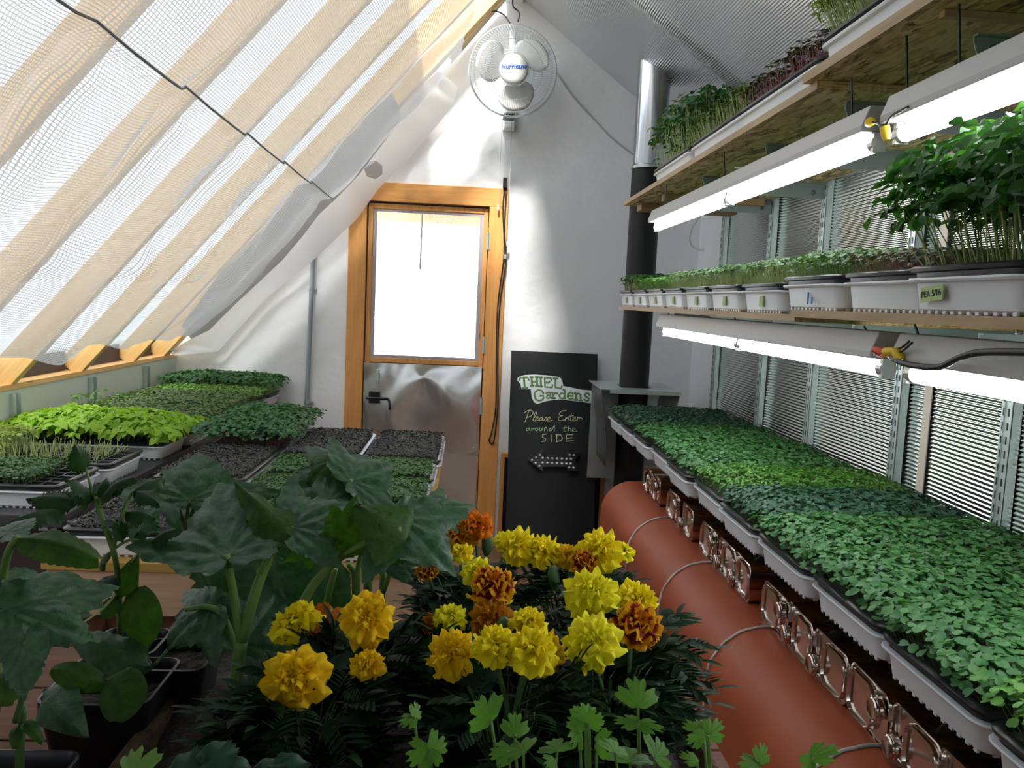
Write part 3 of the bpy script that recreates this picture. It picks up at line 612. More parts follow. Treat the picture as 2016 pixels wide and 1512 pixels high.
ob = obj('side_panel', MB().grid(V, 9, 5), M['darkgrey'], hs, smooth=True); ob.modifiers.new('s', 'SOLIDIFY').thickness = .003
obj('end_flap', MB().prism([(1.115, 4.15, 1.06), (1.09, 4.15, .93), (1.09, 4.55, .93), (1.115, 4.55, 1.06)], (.004, 0, 0)), M['steel'], hs)
obj('back_panel', MB().box((.72, 4.60, .5), (1.12, 4.604, 1.062)), M['steel'], hs)
# ================================================================ RIGHT SIDE SHELVING
SY = [4.03, 3.38, 2.87, 2.265, 1.785, 1.33, .87, .42]
ordn = ['first', 'second', 'third', 'fourth', 'fifth', 'sixth', 'seventh', 'eighth']
for i, y in enumerate(SY):
    mb = MB().box((XF-.034, y-.018, .78), (XF-.010, y-.014, 2.42)).box((XF-.034, y+.014, .78), (XF-.010, y+.018, 2.42)).box((XF-.036, y-.018, .78), (XF-.032, y-.008, 2.42)).box((XF-.036, y+.008, .78), (XF-.032, y+.018, 2.42)).box((XF-.033, y-.008, .78), (XF-.031, y+.008, 2.42))
    o = obj('shelf_standard', mb, M['steel']); tag(o, 'galvanised slotted shelf standard on the foil wall, %s from the stovepipe' % ordn[i], 'shelf standard', 'shelf standards on the right wall')
    sl_ = MB()
    for k in range(50): sl_.box((XF-.0375, y-.0105, .80+k*.0325), (XF-.0365, y-.0075, .818+k*.0325)).box((XF-.0375, y+.0075, .80+k*.0325), (XF-.0365, y+.0105, .818+k*.0325))
    obj('slots', sl_, M['black'], o)
def bracket(y, ztop, nm, i, deep=.085):
    x0, x1 = (.80 if nm == 'top' else .86), XF-.037; prof = [(x1, ztop), (x0, ztop)]
    for k in range(1, 8):
        a = PI/2*k/7; prof.append((x0+.055*(1-math.cos(a))+.0, ztop-deep*math.sin(a)))
    prof += [(x1, ztop-deep)]
    t = thing('shelf_bracket', 'grey-green sheet metal bracket under the %s shelf at the %s standard from the stovepipe' % (nm, ordn[i]), 'bracket', (1.05, y, ztop-deep), 'brackets under the %s shelf' % nm)
    obj('plate', MB().prism([(a, y-.0015, b) for a, b in prof], (0, .003, 0)).box((x0, y-.012, ztop-.003), (x1, y+.001, ztop)), M['bracket'], t)
    obj('bolt', MB().lathe([(.009, 0), (.009, .004), (.004, .006)], (x0+.035, y-.001, ztop-.022), (0, -1, 0), 10), M['darkgrey'], t)
    obj('bolt', MB().lathe([(.008, 0), (.008, .004), (.004, .006)], (x1-.04, y-.001, ztop-.035), (0, -1, 0), 10), M['darkgrey'], t)
    return t
for i, y in enumerate(SY):
    if i == 0: continue
    bracket(y, 1.962, 'top', i, .055); b = bracket(y, 1.481, 'middle', i, .075)
    bracket(y, .897, 'bottom', i, .07)
    if i == 4:
        lb = obj('paper_label', MB().box((.985, y-.0032, 1.418), (1.105, y-.002, 1.464)), M['labelw'], b, label='grey paper label with a dark red band')
        obj('label_band', MB().box((.985, y-.004, 1.451), (1.105, y-.003, 1.464)), M['labelr'], lb)
        textmesh('lettering', 'FAST-MOUNT', .0105, (1.02, y-.0045, 1.4575), (1, 0, 0), (0, 0, 1), M['labelw'], lb)
def shelf(nm, lo, hi, lab, batten=None):
    t = thing('shelf_board', lab, 'shelf', ((lo[0]+hi[0])/2, (lo[1]+hi[1])/2, lo[2]), 'plywood shelf boards on the right wall')
    obj('panel', MB().box((lo[0]+.004, lo[1], lo[2]), hi), M['osb'], t)
    obj('front_edge', MB().box((lo[0], lo[1], lo[2]), (lo[0]+.004, hi[1], hi[2])), M['osbedge'], t, label='raw tan front edge')
    for b in batten or []: obj('batten', MB().box(*b), M['osbedge'], t)
    return t
shelf('top', (.70, 1.70, 1.963), (1.23, 3.82, 1.981), 'top strand-board shelf, long far board ending at the stovepipe', [((.76, 3.70, 1.935), (1.2, 3.80, 1.962)), ((.78, 3.35, 1.935), (1.2, 3.40, 1.962))])
shelf('top', (.685, .2, 1.982), (1.23, 1.74, 2.002), 'top strand-board shelf, near board overlapping the far one', [((.98, .2, 1.962), (1.0, 1.69, 1.981)), ((.72, 1.28, 1.970), (1.22, 1.295, 1.981))])
shelf('mid', (.70, 1.72, 1.482), (1.23, 3.80, 1.498), 'middle shelf board, long far half carrying short sprouts')
shelf('mid', (.69, .2, 1.492), (1.23, 1.72, 1.508), 'middle shelf board, nearer half carrying tall pea shoots')
shelf('bot', (.775, .2, .898), (1.23, 3.92, .918), 'bottom shelf board under the long row of radish trays')
# ---- fluorescent fixtures
def lamp(zt, y0, y1, splits, lab):
    x = .745; t = thing('strip_lamp', lab, 'lamp', (x, (y0+y1)/2, zt+.02), 'fluorescent strip lamps under the shelves')
    L = []
    for y in (y0, y1):
        L.append([(x-.038, y, zt+.018), (x-.038, y, zt+.030), (x-.024, y, zt+.066), (x+.024, y, zt+.066), (x+.038, y, zt+.030), (x+.038, y, zt+.018)])
    obj('housing', MB().loft(L, True, True, True), M['fixt'], t, bevel=.002)
    ys = [y0]+splits+[y1]
    for a, b in zip(ys[:-1], ys[1:]):
        g = .022
        obj('tube', MB().lathe([(.015, 0), (.015, b-a-2*g)], (x, a+g, zt), (0, 1, 0), 16), M['tube'], t, smooth=True, autosmooth=50)
        for yy, y2 in ((a+.004, a+.002), (b-.022, b-.012)):
            obj('lamp_holder', MB().lathe([(.0155, 0), (.0155, .018)], (x, yy, zt), (0, 1, 0), 16).box((x-.012, y2, zt-.017), (x+.012, y2+.01, zt+.02)), M['tubecap'], t)
    return t
def wires(t, zt, ztop, ys):
    for y in ys: obj('hanging_wire', MB().tube([(.735, y, zt+.06), (.73, y+.01, ztop)], .002, 5), M['bcord'], t)
def yx(px, py): return float(PX(px, py, .745)[1])
ZU, ZW = 1.82, 1.409
up1 = lamp(ZU, yx(1733, 286), yx(1293, 449), [yx(1437, 391)], 'long lit fluorescent lamp under the top shelf, far one ending at the stovepipe'); wires(up1, ZU, 1.963, (1.60, 2.4, 3.1))
up2 = lamp(ZU, .30, yx(1770, 266), [], 'lit fluorescent lamp under the top shelf, near one cut by the right picture edge'); wires(up2, ZU, 1.982, (1.25, 1.40, .8))
lo1 = lamp(ZW, yx(1752, 718), yx(1310, 656), [yx(1460, 681)], 'long lit fluorescent lamp under the middle shelf, far one'); wires(lo1, ZW, 1.482, (1.46, 2.2, 2.95))
lo2 = lamp(ZW, .30, yx(1793, 722), [], 'lit fluorescent lamp under the middle shelf, near one behind the black cable'); wires(lo2, ZW, 1.492, (1.29, .8))
def nut(t, p, d, m='nut'):
    d = np.array(d, float); d /= np.linalg.norm(d); obj('wire_nut', MB().lathe([(.005, -.012), (.0085, -.011), (.0085, .004), (.006, .013)], p, d, 10), M[m], t, smooth=True, autosmooth=40)
def PXx(px, py, x=.70): return PX(px, py, x)
nut(up1, PXx(1712, 241), (.3, 1, .1)); nut(up1, PXx(1744, 262), (.2, -.2, -1))
mb = MB().tube(smooth_path([PXx(1713, 240), PXx(1730, 244), PXx(1738, 255), PXx(1755, 228), PXx(1780, 214), PX(1800, 205, .72)], 5), .0018, 5)
obj('lamp_wire', mb, M['bcord'], up1, smooth=True)
mb = MB().tube(smooth_path([PXx(1745, 250), PXx(1752, 232), PXx(1775, 218)], 5), .0018, 5); obj('lamp_wire', mb, M['bcord'], up1, smooth=True)
nut(lo1, PXx(1732, 692), (-.3, 1, .2), 'rednut'); nut(lo1, PXx(1752, 693), (.1, -1, .1)); nut(lo1, PXx(1768, 700), (.1, -.6, -.6))
mb = MB().tube(smooth_path([PXx(1758, 690), PXx(1775, 684), PXx(1790, 672)], 4), .002, 5); obj('lamp_wire', mb, M['bcord'], lo1, smooth=True)
mb = MB().tube(smooth_path([PXx(1762, 698), PXx(1778, 690), PXx(1796, 674)], 4), .002, 5); obj('lamp_wire', mb, M['bcord'], lo1, smooth=True)
mb = MB().tube(smooth_path([PX(1752, 700, .70), PX(1775, 714, .695), PX(1815, 722, .69), PX(1852, 722, .69), PX(1890, 704, .69), PX(1930, 694, .69), PX(2030, 694, .69), PX(2120, 700, .70)], 6), .005, 8)
tag(obj('power_cable', mb, M['bcord'], smooth=True), 'thick black cable looped in front of the lower near lamp', 'cable')
mb = MB().tube(smooth_path([PX(1448, 330, .79), PX(1470, 330, .79), PX(1540, 328, .79), PX(1620, 318, .79)], 5), .003, 6)
tag(obj('bundled_wire', mb, M['wcord'], smooth=True), 'white wire tied to a bracket above the far top lamp', 'wire')
mb = MB().tube(smooth_path([PY(1385, 415, 4.6), PY(1362, 450, 4.7), PY(1360, 480, 4.75), PY(1380, 492, 4.75), PY(1402, 480, 4.7), PY(1405, 455, 4.6)], 6), .005, 6).tube(smooth_path([PY(1420, 430, 4.5), PY(1422, 460, 4.6), PY(1405, 505, 4.7), PY(1398, 545, 4.7)], 6), .005, 6).tube(smooth_path([PY(1408, 440, 4.6), PY(1398, 490, 4.7), PY(1400, 530, 4.75)], 5), .004, 6)
tag(obj('looped_cord', mb, M['wcord'], smooth=True), 'looped white cords on the white wall corner under the top shelf', 'cord')
# ---- terracotta tank
TX, TZ, TR = .627, .72, .14
tank = thing('terracotta_tank', 'long terracotta plastic tank with rounded top edge and white seams', 'tank', (.95, 1.6, 0))
def tprof(d=0.):
    P = [(TX-d, 0.), (TX-d, TZ-TR)]
    for k in range(1, 13):
        a = PI/2*k/12; P.append((TX-d+(TR+d)*(1-math.cos(a)), TZ-TR+(TR+d)*math.sin(a)))
    return P
P = tprof()
def loop_at(y, dz): return [(x+dz*.5, y, z-dz*(z/TZ)) for x, z in P]+[(1.24, y, TZ-dz), (1.24, y, 0)]
obj('body', MB().loft([loop_at(3.58, .02), loop_at(3.565, .004), loop_at(3.54, 0), loop_at(-.1, 0)], True, True, True), M['terra'], tank, smooth=True, autosmooth=50)
for y in (2.93, 2.41, 1.91, 1.37, .86):
    q = tprof(.002); n = len(q)
    pts = [(x, y+.002*math.sin(i*2.1), z) for i, (x, z) in enumerate(q)][1:]+[(TX+TR+.06, y, TZ+.002)]
    pts = [(TX-.002, y, .0)]+[(TX-.002, y+.003*math.sin(k), .05*k) for k in range(1, 11)]+pts
    obj('seam', MB().tube(pts, .0038, 6), M['seam'], tank, smooth=True)
# ---- steel cans on the tank
def can_face_parts(flip):
    """a flat rectangular can lying on its side: wide 0.165 along the shelf, 0.10 tall, 0.24 deep; local origin under its front face"""
    w_, h_, d_ = .160, .102, .235; body = MB(); r = .02
    def rr(w, h, x, rad): return [(x, a, b) for a, b, _ in [(p[0], p[1]+h_/2, 0) for p in rrect(w, h, rad, 0, 4)]]
    body.loft([rr(w_, h_, d_, r), rr(w_, h_, .004, r), rr(w_+.003, h_+.003, .004, r), rr(w_+.003, h_+.003, 0, r), rr(w_-.004, h_-.004, 0, r), rr(w_-.006, h_-.006, .004, r)], True, True, True)
    s = -1 if flip else 1
    rimm = MB(); cy = s*.024
    def r2(w, h, x, rad, c): return [(x, p[0]+c, p[1]+h_/2) for p in rrect(w, h, rad, 0, 5)]
    rimm.loft([r2(.106, .092, .004, .026, cy), r2(.105, .091, -.005, .026, cy), r2(.103, .089, -.0075, .025, cy), r2(.099, .085, -.0075, .024, cy), r2(.097, .083, -.004, .023, cy), r2(.095, .081, -.001, .022, cy)], True, False, True)
    cap = MB().lathe([(.019, .0), (.019, .006), (.0215, .007), (.0215, .011), (.019, .012), (.0205, .014), (.0205, .017), (.018, .019), (.016, .018)], (-.0 if not flip else -.002, -.052 if not flip else .052, h_/2+(.018 if not flip else -.022)), (-1, 0, 0), 20)
    return body, rimm, cap
CANP = {}
for flip in (0, 1):
    b, r_, c_ = can_face_parts(flip); CANP[flip] = [('body', b), ('embossed_rim', r_), ('screw_cap', c_)]
CY = [3.30, 3.13, 2.80, 2.63, 2.32, 2.155, 1.99, 1.69, 1.53, 1.37, 1.09, .93, .77, .45]
cord_ = ['first', 'second', 'third', 'fourth', 'fifth', 'sixth', 'seventh', 'eighth', 'ninth', 'tenth', 'eleventh', 'twelfth', 'thirteenth', 'fourteenth']
FLIP = [0, 0, 0, 1, 0, 1, 1, 0, 1, 1, 0, 1, 1, 0]
canmesh = {}
CY = [float(PX(px, py, .78)[1]) for px, py in ((1276,960),(1291,985),(1325,1020),(1352,1050),(1395,1080),(1428,1130),(1458,1150),(1526,1205),(1572,1255),(1632,1320),(1708,1385),(1800,1475),(1905,1560),(2050,1700))]
for i, y in enumerate(CY):
    t = thing('steel_can', 'rectangular steel can on the terracotta tank, %s from the stovepipe, cap %s' % (cord_[i], ('upper right' if not FLIP[i] else 'lower left')), 'can', (.78, y, TZ+.002), 'steel cans on the terracotta tank')
    t.rotation_euler = (0, 0, math.radians(random.uniform(-3, 3)))
    for nm, mbx in CANP[FLIP[i]]:
        k = (FLIP[i], nm)
        if k not in canmesh:
            o = obj(nm, mbx, M['can'], t, smooth=True, local=True, autosmooth=35); canmesh[k] = o.data
        else: link_mesh(nm, canmesh[k], t)
# ================================================================ TRAYS OF MICROGREENS
LTR, WTR = .553, .283
def tray_meshes():
    d = MB(); L, W = LTR, WTR
    d.loft([rrect(L-.05, W-.05, .02, .0), rrect(L-.034, W-.034, .022, .006), rrect(L-.022, W-.022, .024, .045), rrect(L-.004, W-.004, .028, .046), rrect(L, W, .03, .049), rrect(L-.002, W-.002, .03, .052), rrect(L-.02, W-.02, .024, .052), rrect(L-.04, W-.04, .02, .004)], True, True, True)
    for k in range(26):
        x = -L/2+.04+k*(L-.08)/25
        for s in (-1, 1): d.box((x-.004, s*(W/2-.0215)-.002, -.0005), (x+.004, s*(W/2-.0215)+.002, .006))
    for k in range(12):
        y = -W/2+.035+k*(W-.07)/11
        for s in (-1, 1): d.box((s*(L/2-.0215)-.002, y-.004, -.0005), (s*(L/2-.0215)+.002, y+.004, .006))
    g = MB()
    g.loft([rrect(L-.045, W-.045, .02, .006), rrect(L-.022, W-.022, .022, .05), rrect(L-.020, W-.020, .022, .060), rrect(L-.006, W-.006, .026, .062), rrect(L-.004, W-.004, .026, .067), rrect(L-.012, W-.012, .024, .070), rrect(L-.03, W-.03, .02, .070), rrect(L-.04, W-.04, .018, .056)], True, True, True)
    gc = MB(); gc.loft([rrect(L-.045, W-.045, .02, .006), rrect(L-.022, W-.022, .022, .05), rrect(L-.020, W-.020, .022, .060), rrect(L-.006, W-.006, .026, .062), rrect(L-.004, W-.004, .026, .067), rrect(L-.012, W-.012, .024, .070), rrect(L-.03, W-.03, .02, .070), rrect(L-.04, W-.04, .018, .054)], True, True, True)
    for k in range(1, 12): gc.box((-L/2+.02+k*(L-.04)/12-.0025, -W/2+.018, .054), (-L/2+.02+k*(L-.04)/12+.0025, W/2-.018, .0685))
    for k in range(1, 6): gc.box((-L/2+.018, -W/2+.02+k*(W-.04)/6-.0025, .054), (L/2-.018, -W/2+.02+k*(W-.04)/6+.0025, .0685))
    s = MB(); nx, ny = 40, 20; V = [(x, y, .0615+.002*RNG.random()) for x in np.linspace(-L/2+.017, L/2-.017, nx) for y in np.linspace(-W/2+.017, W/2-.017, ny)]
    s.grid(V, nx, ny)
    return d, g, gc, s
def tpl(rows, fold=.12, droop=.1, notch=0.):
    V = []
    for x, hw in rows:
        V += [(x, -hw, fold*hw-droop*x*x), (x-(notch if x > .95 else 0), 0, -droop*x*x), (x, hw, fold*hw-droop*x*x)]
    F = []
    for r in range(len(rows)-1):
        for c in range(2): F.append((r*3+c, r*3+c+1, (r+1)*3+c+1, (r+1)*3+c))
    return np.array(V), np.array(F)
T_COTY = tpl([(.0, .07), (.35, .42), (.8, .50), (1., .26)], .25, .18, .16)
T_OVAL = tpl([(.0, .05), (.3, .30), (.68, .28), (1., .03)], .3, .25)
T_WIDE = tpl([(.0, .08), (.3, .40), (.65, .34), (1., .02)], .35, .3)
T_NARR = tpl([(.0, .04), (.3, .13), (.7, .11), (1., .02)], .2, .2)
def norm(a): return a/(np.linalg.norm(a, axis=-1, keepdims=True)+1e-9)
def place(T, c, xd, nd, sx, sy=None):
    """stamp the leaf T at centres c with tip direction xd, normal nd, length sx, width factor sy -> verts, quads"""
    V, F = T; N = len(c); xd = norm(xd); yd = norm(np.cross(nd, xd)); zd = np.cross(xd, yd)
    sx = np.broadcast_to(np.asarray(sx, float), (N,))[:, None, None]; sy = sx if sy is None else sx*np.broadcast_to(np.asarray(sy, float), (N,))[:, None, None]
    P = c[:, None, :]+V[None, :, :1]*sx*xd[:, None, :]+V[None, :, 1:2]*sy*yd[:, None, :]+V[None, :, 2:]*sx*zd[:, None, :]
    Q = (F[None]+(np.arange(N)*len(V))[:, None, None]).reshape(-1, 4)
    return P.reshape(-1, 3), Q
def stems(a, b, r):
    """thin three-sided stems from a to b, bowed"""
    N = len(a); d = norm(b-a); s1 = norm(np.cross(d, np.array([.3, .9, .2]))); s2 = np.cross(d, s1); m = (a+b)/2+.12*np.linalg.norm(b-a, axis=1, keepdims=True)*(RNG.random((N, 1))-.5)*s1
    rows = []
    for p, k in ((a, 1.), (m, .85), (b, .6)):
        for q in range(3): rows.append(p+r*k*(math.cos(2*PI*q/3)*s1+math.sin(2*PI*q/3)*s2))
    P = np.stack(rows, 1); F = np.array([(j*3+q, j*3+(q+1) % 3, (j+1)*3+(q+1) % 3, (j+1)*3+q) for j in range(2) for q in range(3)])
    return P.reshape(-1, 3), (F[None]+(np.arange(N)*9)[:, None, None]).reshape(-1, 4)
def quadmesh(name, parts, mats, parent, smooth=True):
    """parts: list of (verts, quads, material index)"""
    off = 0; VV = []; QQ = []; MI = []
    for V, Q, mi in parts: VV.append(V); QQ.append(Q+off); MI.append(np.full(len(Q), mi)); off += len(V)
    V = np.concatenate(VV); Q = np.concatenate(QQ); me = bpy.data.meshes.new(name)
    me.vertices.add(len(V)); me.vertices.foreach_set('co', V.astype(np.float32).ravel()); me.loops.add(len(Q)*4); me.loops.foreach_set('vertex_index', Q.astype(np.int32).ravel())
    me.polygons.add(len(Q)); me.polygons.foreach_set('loop_start', np.arange(len(Q), dtype=np.int32)*4)
    for m in mats: me.materials.append(m)
    me.polygons.foreach_set('material_index', np.concatenate(MI).astype(np.int32)); me.polygons.foreach_set('use_smooth', np.full(len(Q), smooth)); me.update(calc_edges=True); me.validate()
    return link_mesh(name, me, parent)
def greens(parent, lx, ly, n, h, T, size, leafm, stemm, pair=True, over=.012, dome=.35, tilt=.45, stem_r=.0007, jit=.12, low=.25, wf=1., z0=.06, stem_every=1, region=None, stalk_only=False, droopy=0.):
    u = RNG.random((n, 2))*2-1
    if region is not None: u[:, 0] = region[0]+(u[:, 0]+1)/2*(region[1]-region[0])
    e = np.maximum(np.abs(u[:, 0])**3, np.abs(u[:, 1])**3)
    base = np.stack([u[:, 0]*(lx/2-.022), u[:, 1]*(ly/2-.022), np.full(n, z0)], 1)
    bumpy = .5+.5*np.sin(u[:, 0]*5.3+1.7*np.sin(u[:, 1]*3))*np.sin(u[:, 1]*4.1+u[:, 0]*2)
    zt = h*(1-dome*.55*e)*(1+jit*(RNG.random(n)*2-1)-.10*bumpy); lw = RNG.random(n) < low; zt[lw] *= .55+.35*RNG.random(lw.sum())
    tip = base.copy(); tip[:, 2] = z0+zt; tip[:, 0] += u[:, 0]*over*(.3+e)+.006*RNG.normal(size=n); tip[:, 1] += u[:, 1]*over*(.3+e)+.006*RNG.normal(size=n)
    parts = []
    k = np.arange(0, n, stem_every); parts.append(stems(base[k], tip[k], stem_r)+(1,))
    if not stalk_only:
        out = np.stack([u[:, 0]*np.abs(u[:, 0])**2, u[:, 1]*np.abs(u[:, 1])**2, np.zeros(n)], 1)
        yaw = RNG.random(n)*2*PI
        for s in ((0, 1) if pair else (0,)):
            a = yaw+s*PI+RNG.normal(size=n)*.3
            nd = norm(np.stack([RNG.normal(size=n)*tilt*.6, RNG.normal(size=n)*tilt*.6, np.ones(n)], 1)+out*tilt*1.1)
            xd = np.stack([np.cos(a), np.sin(a), -.15-droopy+.35*RNG.normal(size=n)*tilt], 1)+out*.35; xd = norm(xd-nd*np.sum(xd*nd, 1, keepdims=True)*.8)
            parts.append(place(T, tip, xd, nd, size*(.75+.5*RNG.random(n)), wf)+(0,))
    o = quadmesh('microgreens', parts, [leafm, stemm], parent); o['kind'] = 'stuff'; return o
TMESH = {}
_d2, _g2, _gc2, _s2 = tray_meshes()
def tray(label, x, y, z, along='x', cells=False, group=None, foliage=()):
    t = thing('microgreen_tray', label, 'seedling tray', (x, y, z), group)
    for nm, mb, mm in (('drip_tray', _d2, 'wtray'), ('grow_tray', _gc2 if cells else _g2, 'btray'), ('soil', _s2, 'soil')):
        key = (nm, along, cells if nm == 'grow_tray' else 0)
        if key not in TMESH:
            if along == 'y': m3 = MB(); m3.v = [np.stack([-v[:, 1], v[:, 0], v[:, 2]], 1) for v in mb.v]; m3.f = mb.f; m3.m = mb.m; m3.n = mb.n
            else: m3 = mb
            o = obj(nm, m3, M[mm], t, local=True, smooth=True, autosmooth=40); TMESH[key] = o.data
        else: o = link_mesh(nm, TMESH[key], t)
        if nm == 'soil': o['kind'] = 'stuff'
    lx, ly = (LTR, WTR) if along == 'x' else (WTR, LTR)
    for f in foliage: greens(t, lx, ly, **f)
    return t
def F(n, h, T, size, leaf, stem='stem', **k): return dict(n=n, h=h, T=T, size=size, leafm=LM[leaf], stemm=M[stem], **k)
# --- bottom right shelf
G = 'radish trays on the bottom right shelf'
bs = [(.395, 'bright', 'near bright-green tray mostly cut off by the picture corner', 1300, .075, .013), (.69, 'bright', 'bright green tray at the right picture edge, nearest in view', 1700, .080, .014),
 (.978, 'radish', 'mid-green, second from the right picture corner', 1900, .074, .0145), (1.262, 'radish', 'mid-green, third from the right picture corner, largest clear one', 1900, .07, .014),
 (1.55, 'radish', 'mid-green just nearer than the bluish tray', 1700, .066, .0135), (1.835, 'blue', 'bluish dark-green tray in the middle of the bottom right shelf', 1700, .066, .013),
 (2.12, 'bright', 'bright fresh-green fine tray just behind the bluish tray', 1700, .066, .012), (2.405, 'radish', 'dull green tray, second behind the bluish tray', 1500, .062, .0125),
 (2.695, 'radish', 'dull green tray, third behind the bluish tray', 1400, .06, .0125), (2.985, 'radish', 'dull green tray, fourth behind the bluish tray', 1300, .056, .0125),
 (3.27, 'blue', 'dark green tray, second from the stovepipe end of the bottom shelf', 1200, .056, .0125), (3.555, 'blue', 'dark green tray at the stovepipe end of the bottom shelf', 1100, .056, .0125)]
for k, (y, lm, lab, n, h, sz) in enumerate(bs):
    dx = random.uniform(-.014, .004)
    tray('radish tray, '+lab, .970+dx, y+WTR/2, .919, 'x', False, G, [F(n, h, T_COTY if lm != 'bright' else T_OVAL if y > 2 else T_COTY, sz, lm, 'stem' if lm == 'bright' else 'stemd', stem_every=2, over=.022 if y < 1.6 else .014)])
# --- middle right shelf
G = 'trays on the middle right shelf'
ms = [(3.52, 'pea', 'leafy dark sprouts at the stovepipe end', 500, .085, .02, T_OVAL, 'stemp'), (3.235, 'bright', 'bright green sprouts, second from the stovepipe end', 900, .065, .012, T_OVAL, 'stem'), (2.95, 'bright', 'bright fine-leaved sprouts, third from the stovepipe end', 900, .06, .011, T_OVAL, 'stem'),
 (2.67, 'micro', 'sprouts on pale stalks, fourth from the stovepipe end', 1300, .072, .011, T_COTY, 'stemp'), (2.385, 'micro', 'sprouts on pale stalks, fifth from the stovepipe end', 1300, .072, .011, T_COTY, 'stemp'), (2.10, 'micro', 'sprouts on pale stalks, second nearest on the far board', 1300, .072, .011, T_COTY, 'stemp'), (1.812, 'micro', 'sprouts on pale stalks, nearest tray on the far board', 1300, .072, .011, T_COTY, 'stemp')]
for y, lm, lab, n, h, sz, T, st in ms:
    t = tray('middle shelf tray with '+lab, .972, y+WTR/2, 1.499, 'x', False, G, [F(n, h, T, sz, lm, st, stem_every=1, low=.12, stem_r=.0009)])
    yy = y+.13; obj('tape_tag', MB().box((.704, yy-.012, 1.512), (.707, yy+.012, 1.538)), M['tape'], t)
for y, x, lm, lab, n, h, sz, T, st in [(1.525, .97, 'micro', 'wiry green sprouts at the step between the two boards', 1100, .066, .012, T_COTY, 'stem'), (1.235, .972, 'red', 'reddish short sprouts beside the tall pea shoots', 900, .05, .012, T_COTY, 'stempink')]:
    t = tray('middle shelf tray with '+lab, x, y+WTR/2, 1.509, 'x', False, G, [F(n, h, T, sz, lm, st)])
    if y > 1.5: obj('marker_stroke', MB().box((.702, 1.665, 1.52), (.7045, 1.669, 1.545)).box((.702, 1.645, 1.52), (.7045, 1.648, 1.535)), M['bink'], t)
for y, lab in ((.965, 'tall bushy pea shoots and a green date tag'), (.66, 'tall pea shoots cut by the right picture edge')):
    t = tray('middle shelf tray with '+lab, .948, y+WTR/2, 1.509, 'x', False, G,
      [F(300, .17, T_OVAL, .022, 'pea', 'stemp', stem_r=.0013, over=.03, low=.7, tilt=.9, jit=.25, dome=.3), F(3000, .20, T_OVAL, .024, 'pea', 'stem', stem_r=.0011, over=.05, low=.5, tilt=.9, jit=.22, dome=.4, stem_every=12)])
    if y > .9:
        mb = MB().prism([(.676, 1.195, 1.524), (.676, 1.195, 1.546), (.676, 1.138, 1.551), (.676, 1.138, 1.529)], (.002, 0, 0)); tg = obj('tape_tag', mb, M['tape'], t, label='green tape tag with a handwritten date')
        textmesh('lettering', 'PEA 5/16', .0135, (.6755, 1.1665, 1.5375), (0, -.996, .087), (0, .087, .996), M['ink'], tg)
# --- top right shelf (lengthwise)
G = 'trays on the top right shelf'
tray('top shelf tray with tall dark pea shoots, beside the shiny pipe sleeve', .865, 3.075, 1.982, 'y', False, G, [F(900, .22, T_OVAL, .026, 'pea', 'stemp', stem_r=.0013, low=.5, tilt=.9, jit=.2, over=.03, stem_every=2), F(160, .09, T_OVAL, .02, 'pea', 'stemp', stem_r=.0016, low=.5)])
tray('top shelf tray with short pale stalks, second from the pipe', .865, 2.515, 1.982, 'y', False, G, [F(800, .095, T_COTY, .012, 'olive', 'stemp', stem_r=.0012, over=.02)])
tray('top shelf tray with pink-stemmed dark sprouts', .865, 2.03, 1.982, 'y', False, G, [F(900, .085, T_COTY, .012, 'red', 'stempink', stem_r=.001, over=.015)])
tray('top shelf tray with curly pale green sprouts, nearest whole one', .85, 1.46, 2.003, 'y', False, G, [F(2600, .125, T_NARR, .02, 'curly', 'stemp', stem_r=.0009, over=.03, tilt=1.2)])
tray('top shelf tray with curly pale sprouts, cut off by the picture top', .85, .89, 2.003, 'y', False, G, [F(800, .10, T_NARR, .02, 'curly', 'stemp', over=.03, tilt=1.2)])
# --- tables
tb = thing('side_table', 'long dark plank table along the grey left wall', 'table', (-1.38, 3.6, 0))
obj('tabletop', MB().box((-1.695, 2.28, .812), (-1.11, 4.84, .846)), M['greyplank'], tb, bevel=.003)
obj('front_panel', MB().box((-1.695, 2.36, .02), (-1.10, 2.38, .81)), M['brownwall'], tb)
for x in (-1.66, -1.12):
    for y in (2.42, 4.75): obj('leg', MB().box((x-.03, y-.03, 0), (x+.03, y+.03, .812)), M['redplank'], tb)
obj('angle_bracket', MB().box((-1.18, 2.34, .68), (-1.155, 2.36, .80)).box((-1.18, 2.29, .80), (-1.155, 2.36, .812)), M['steel'], tb)
ct = thing('plant_table', 'pine plant table in the middle with yellow plywood top edge and pine apron', 'table', (-.52, 2.75, 0))
obj('tabletop', MB().box((-.975, 1.90, .826), (-.085, 3.60, .846)), M['ply'], ct)
obj('apron', MB().box((-.965, 1.905, .716), (-.10, 1.94, .826)), M['board'], ct, bevel=.002)
obj('apron', MB().box((-.125, 1.94, .716), (-.10, 3.58, .826)), M['board'], ct)
mb = MB()
for k in range(8): mb.box((-.95+k*.104, 1.95, .03), (-.95+k*.104+.1, 1.968, .72))
obj('plank_panel', mb, M['redplank'], ct)
for x in (-.92, -.14):
    for y in (2.0, 3.53): obj('leg', MB().box((x-.025, y-.025, 0), (x+.025, y+.025, .826)), M['board'], ct)
mb = MB()
for px, py in ((180, 1160), (738, 1178), (178, 1150)): mb.lathe([(.006, 0), (.006, .002)], PY(px, py, 1.905), (0, -1, 0), 8)
obj('screw', mb, M['darkgrey'], ct)
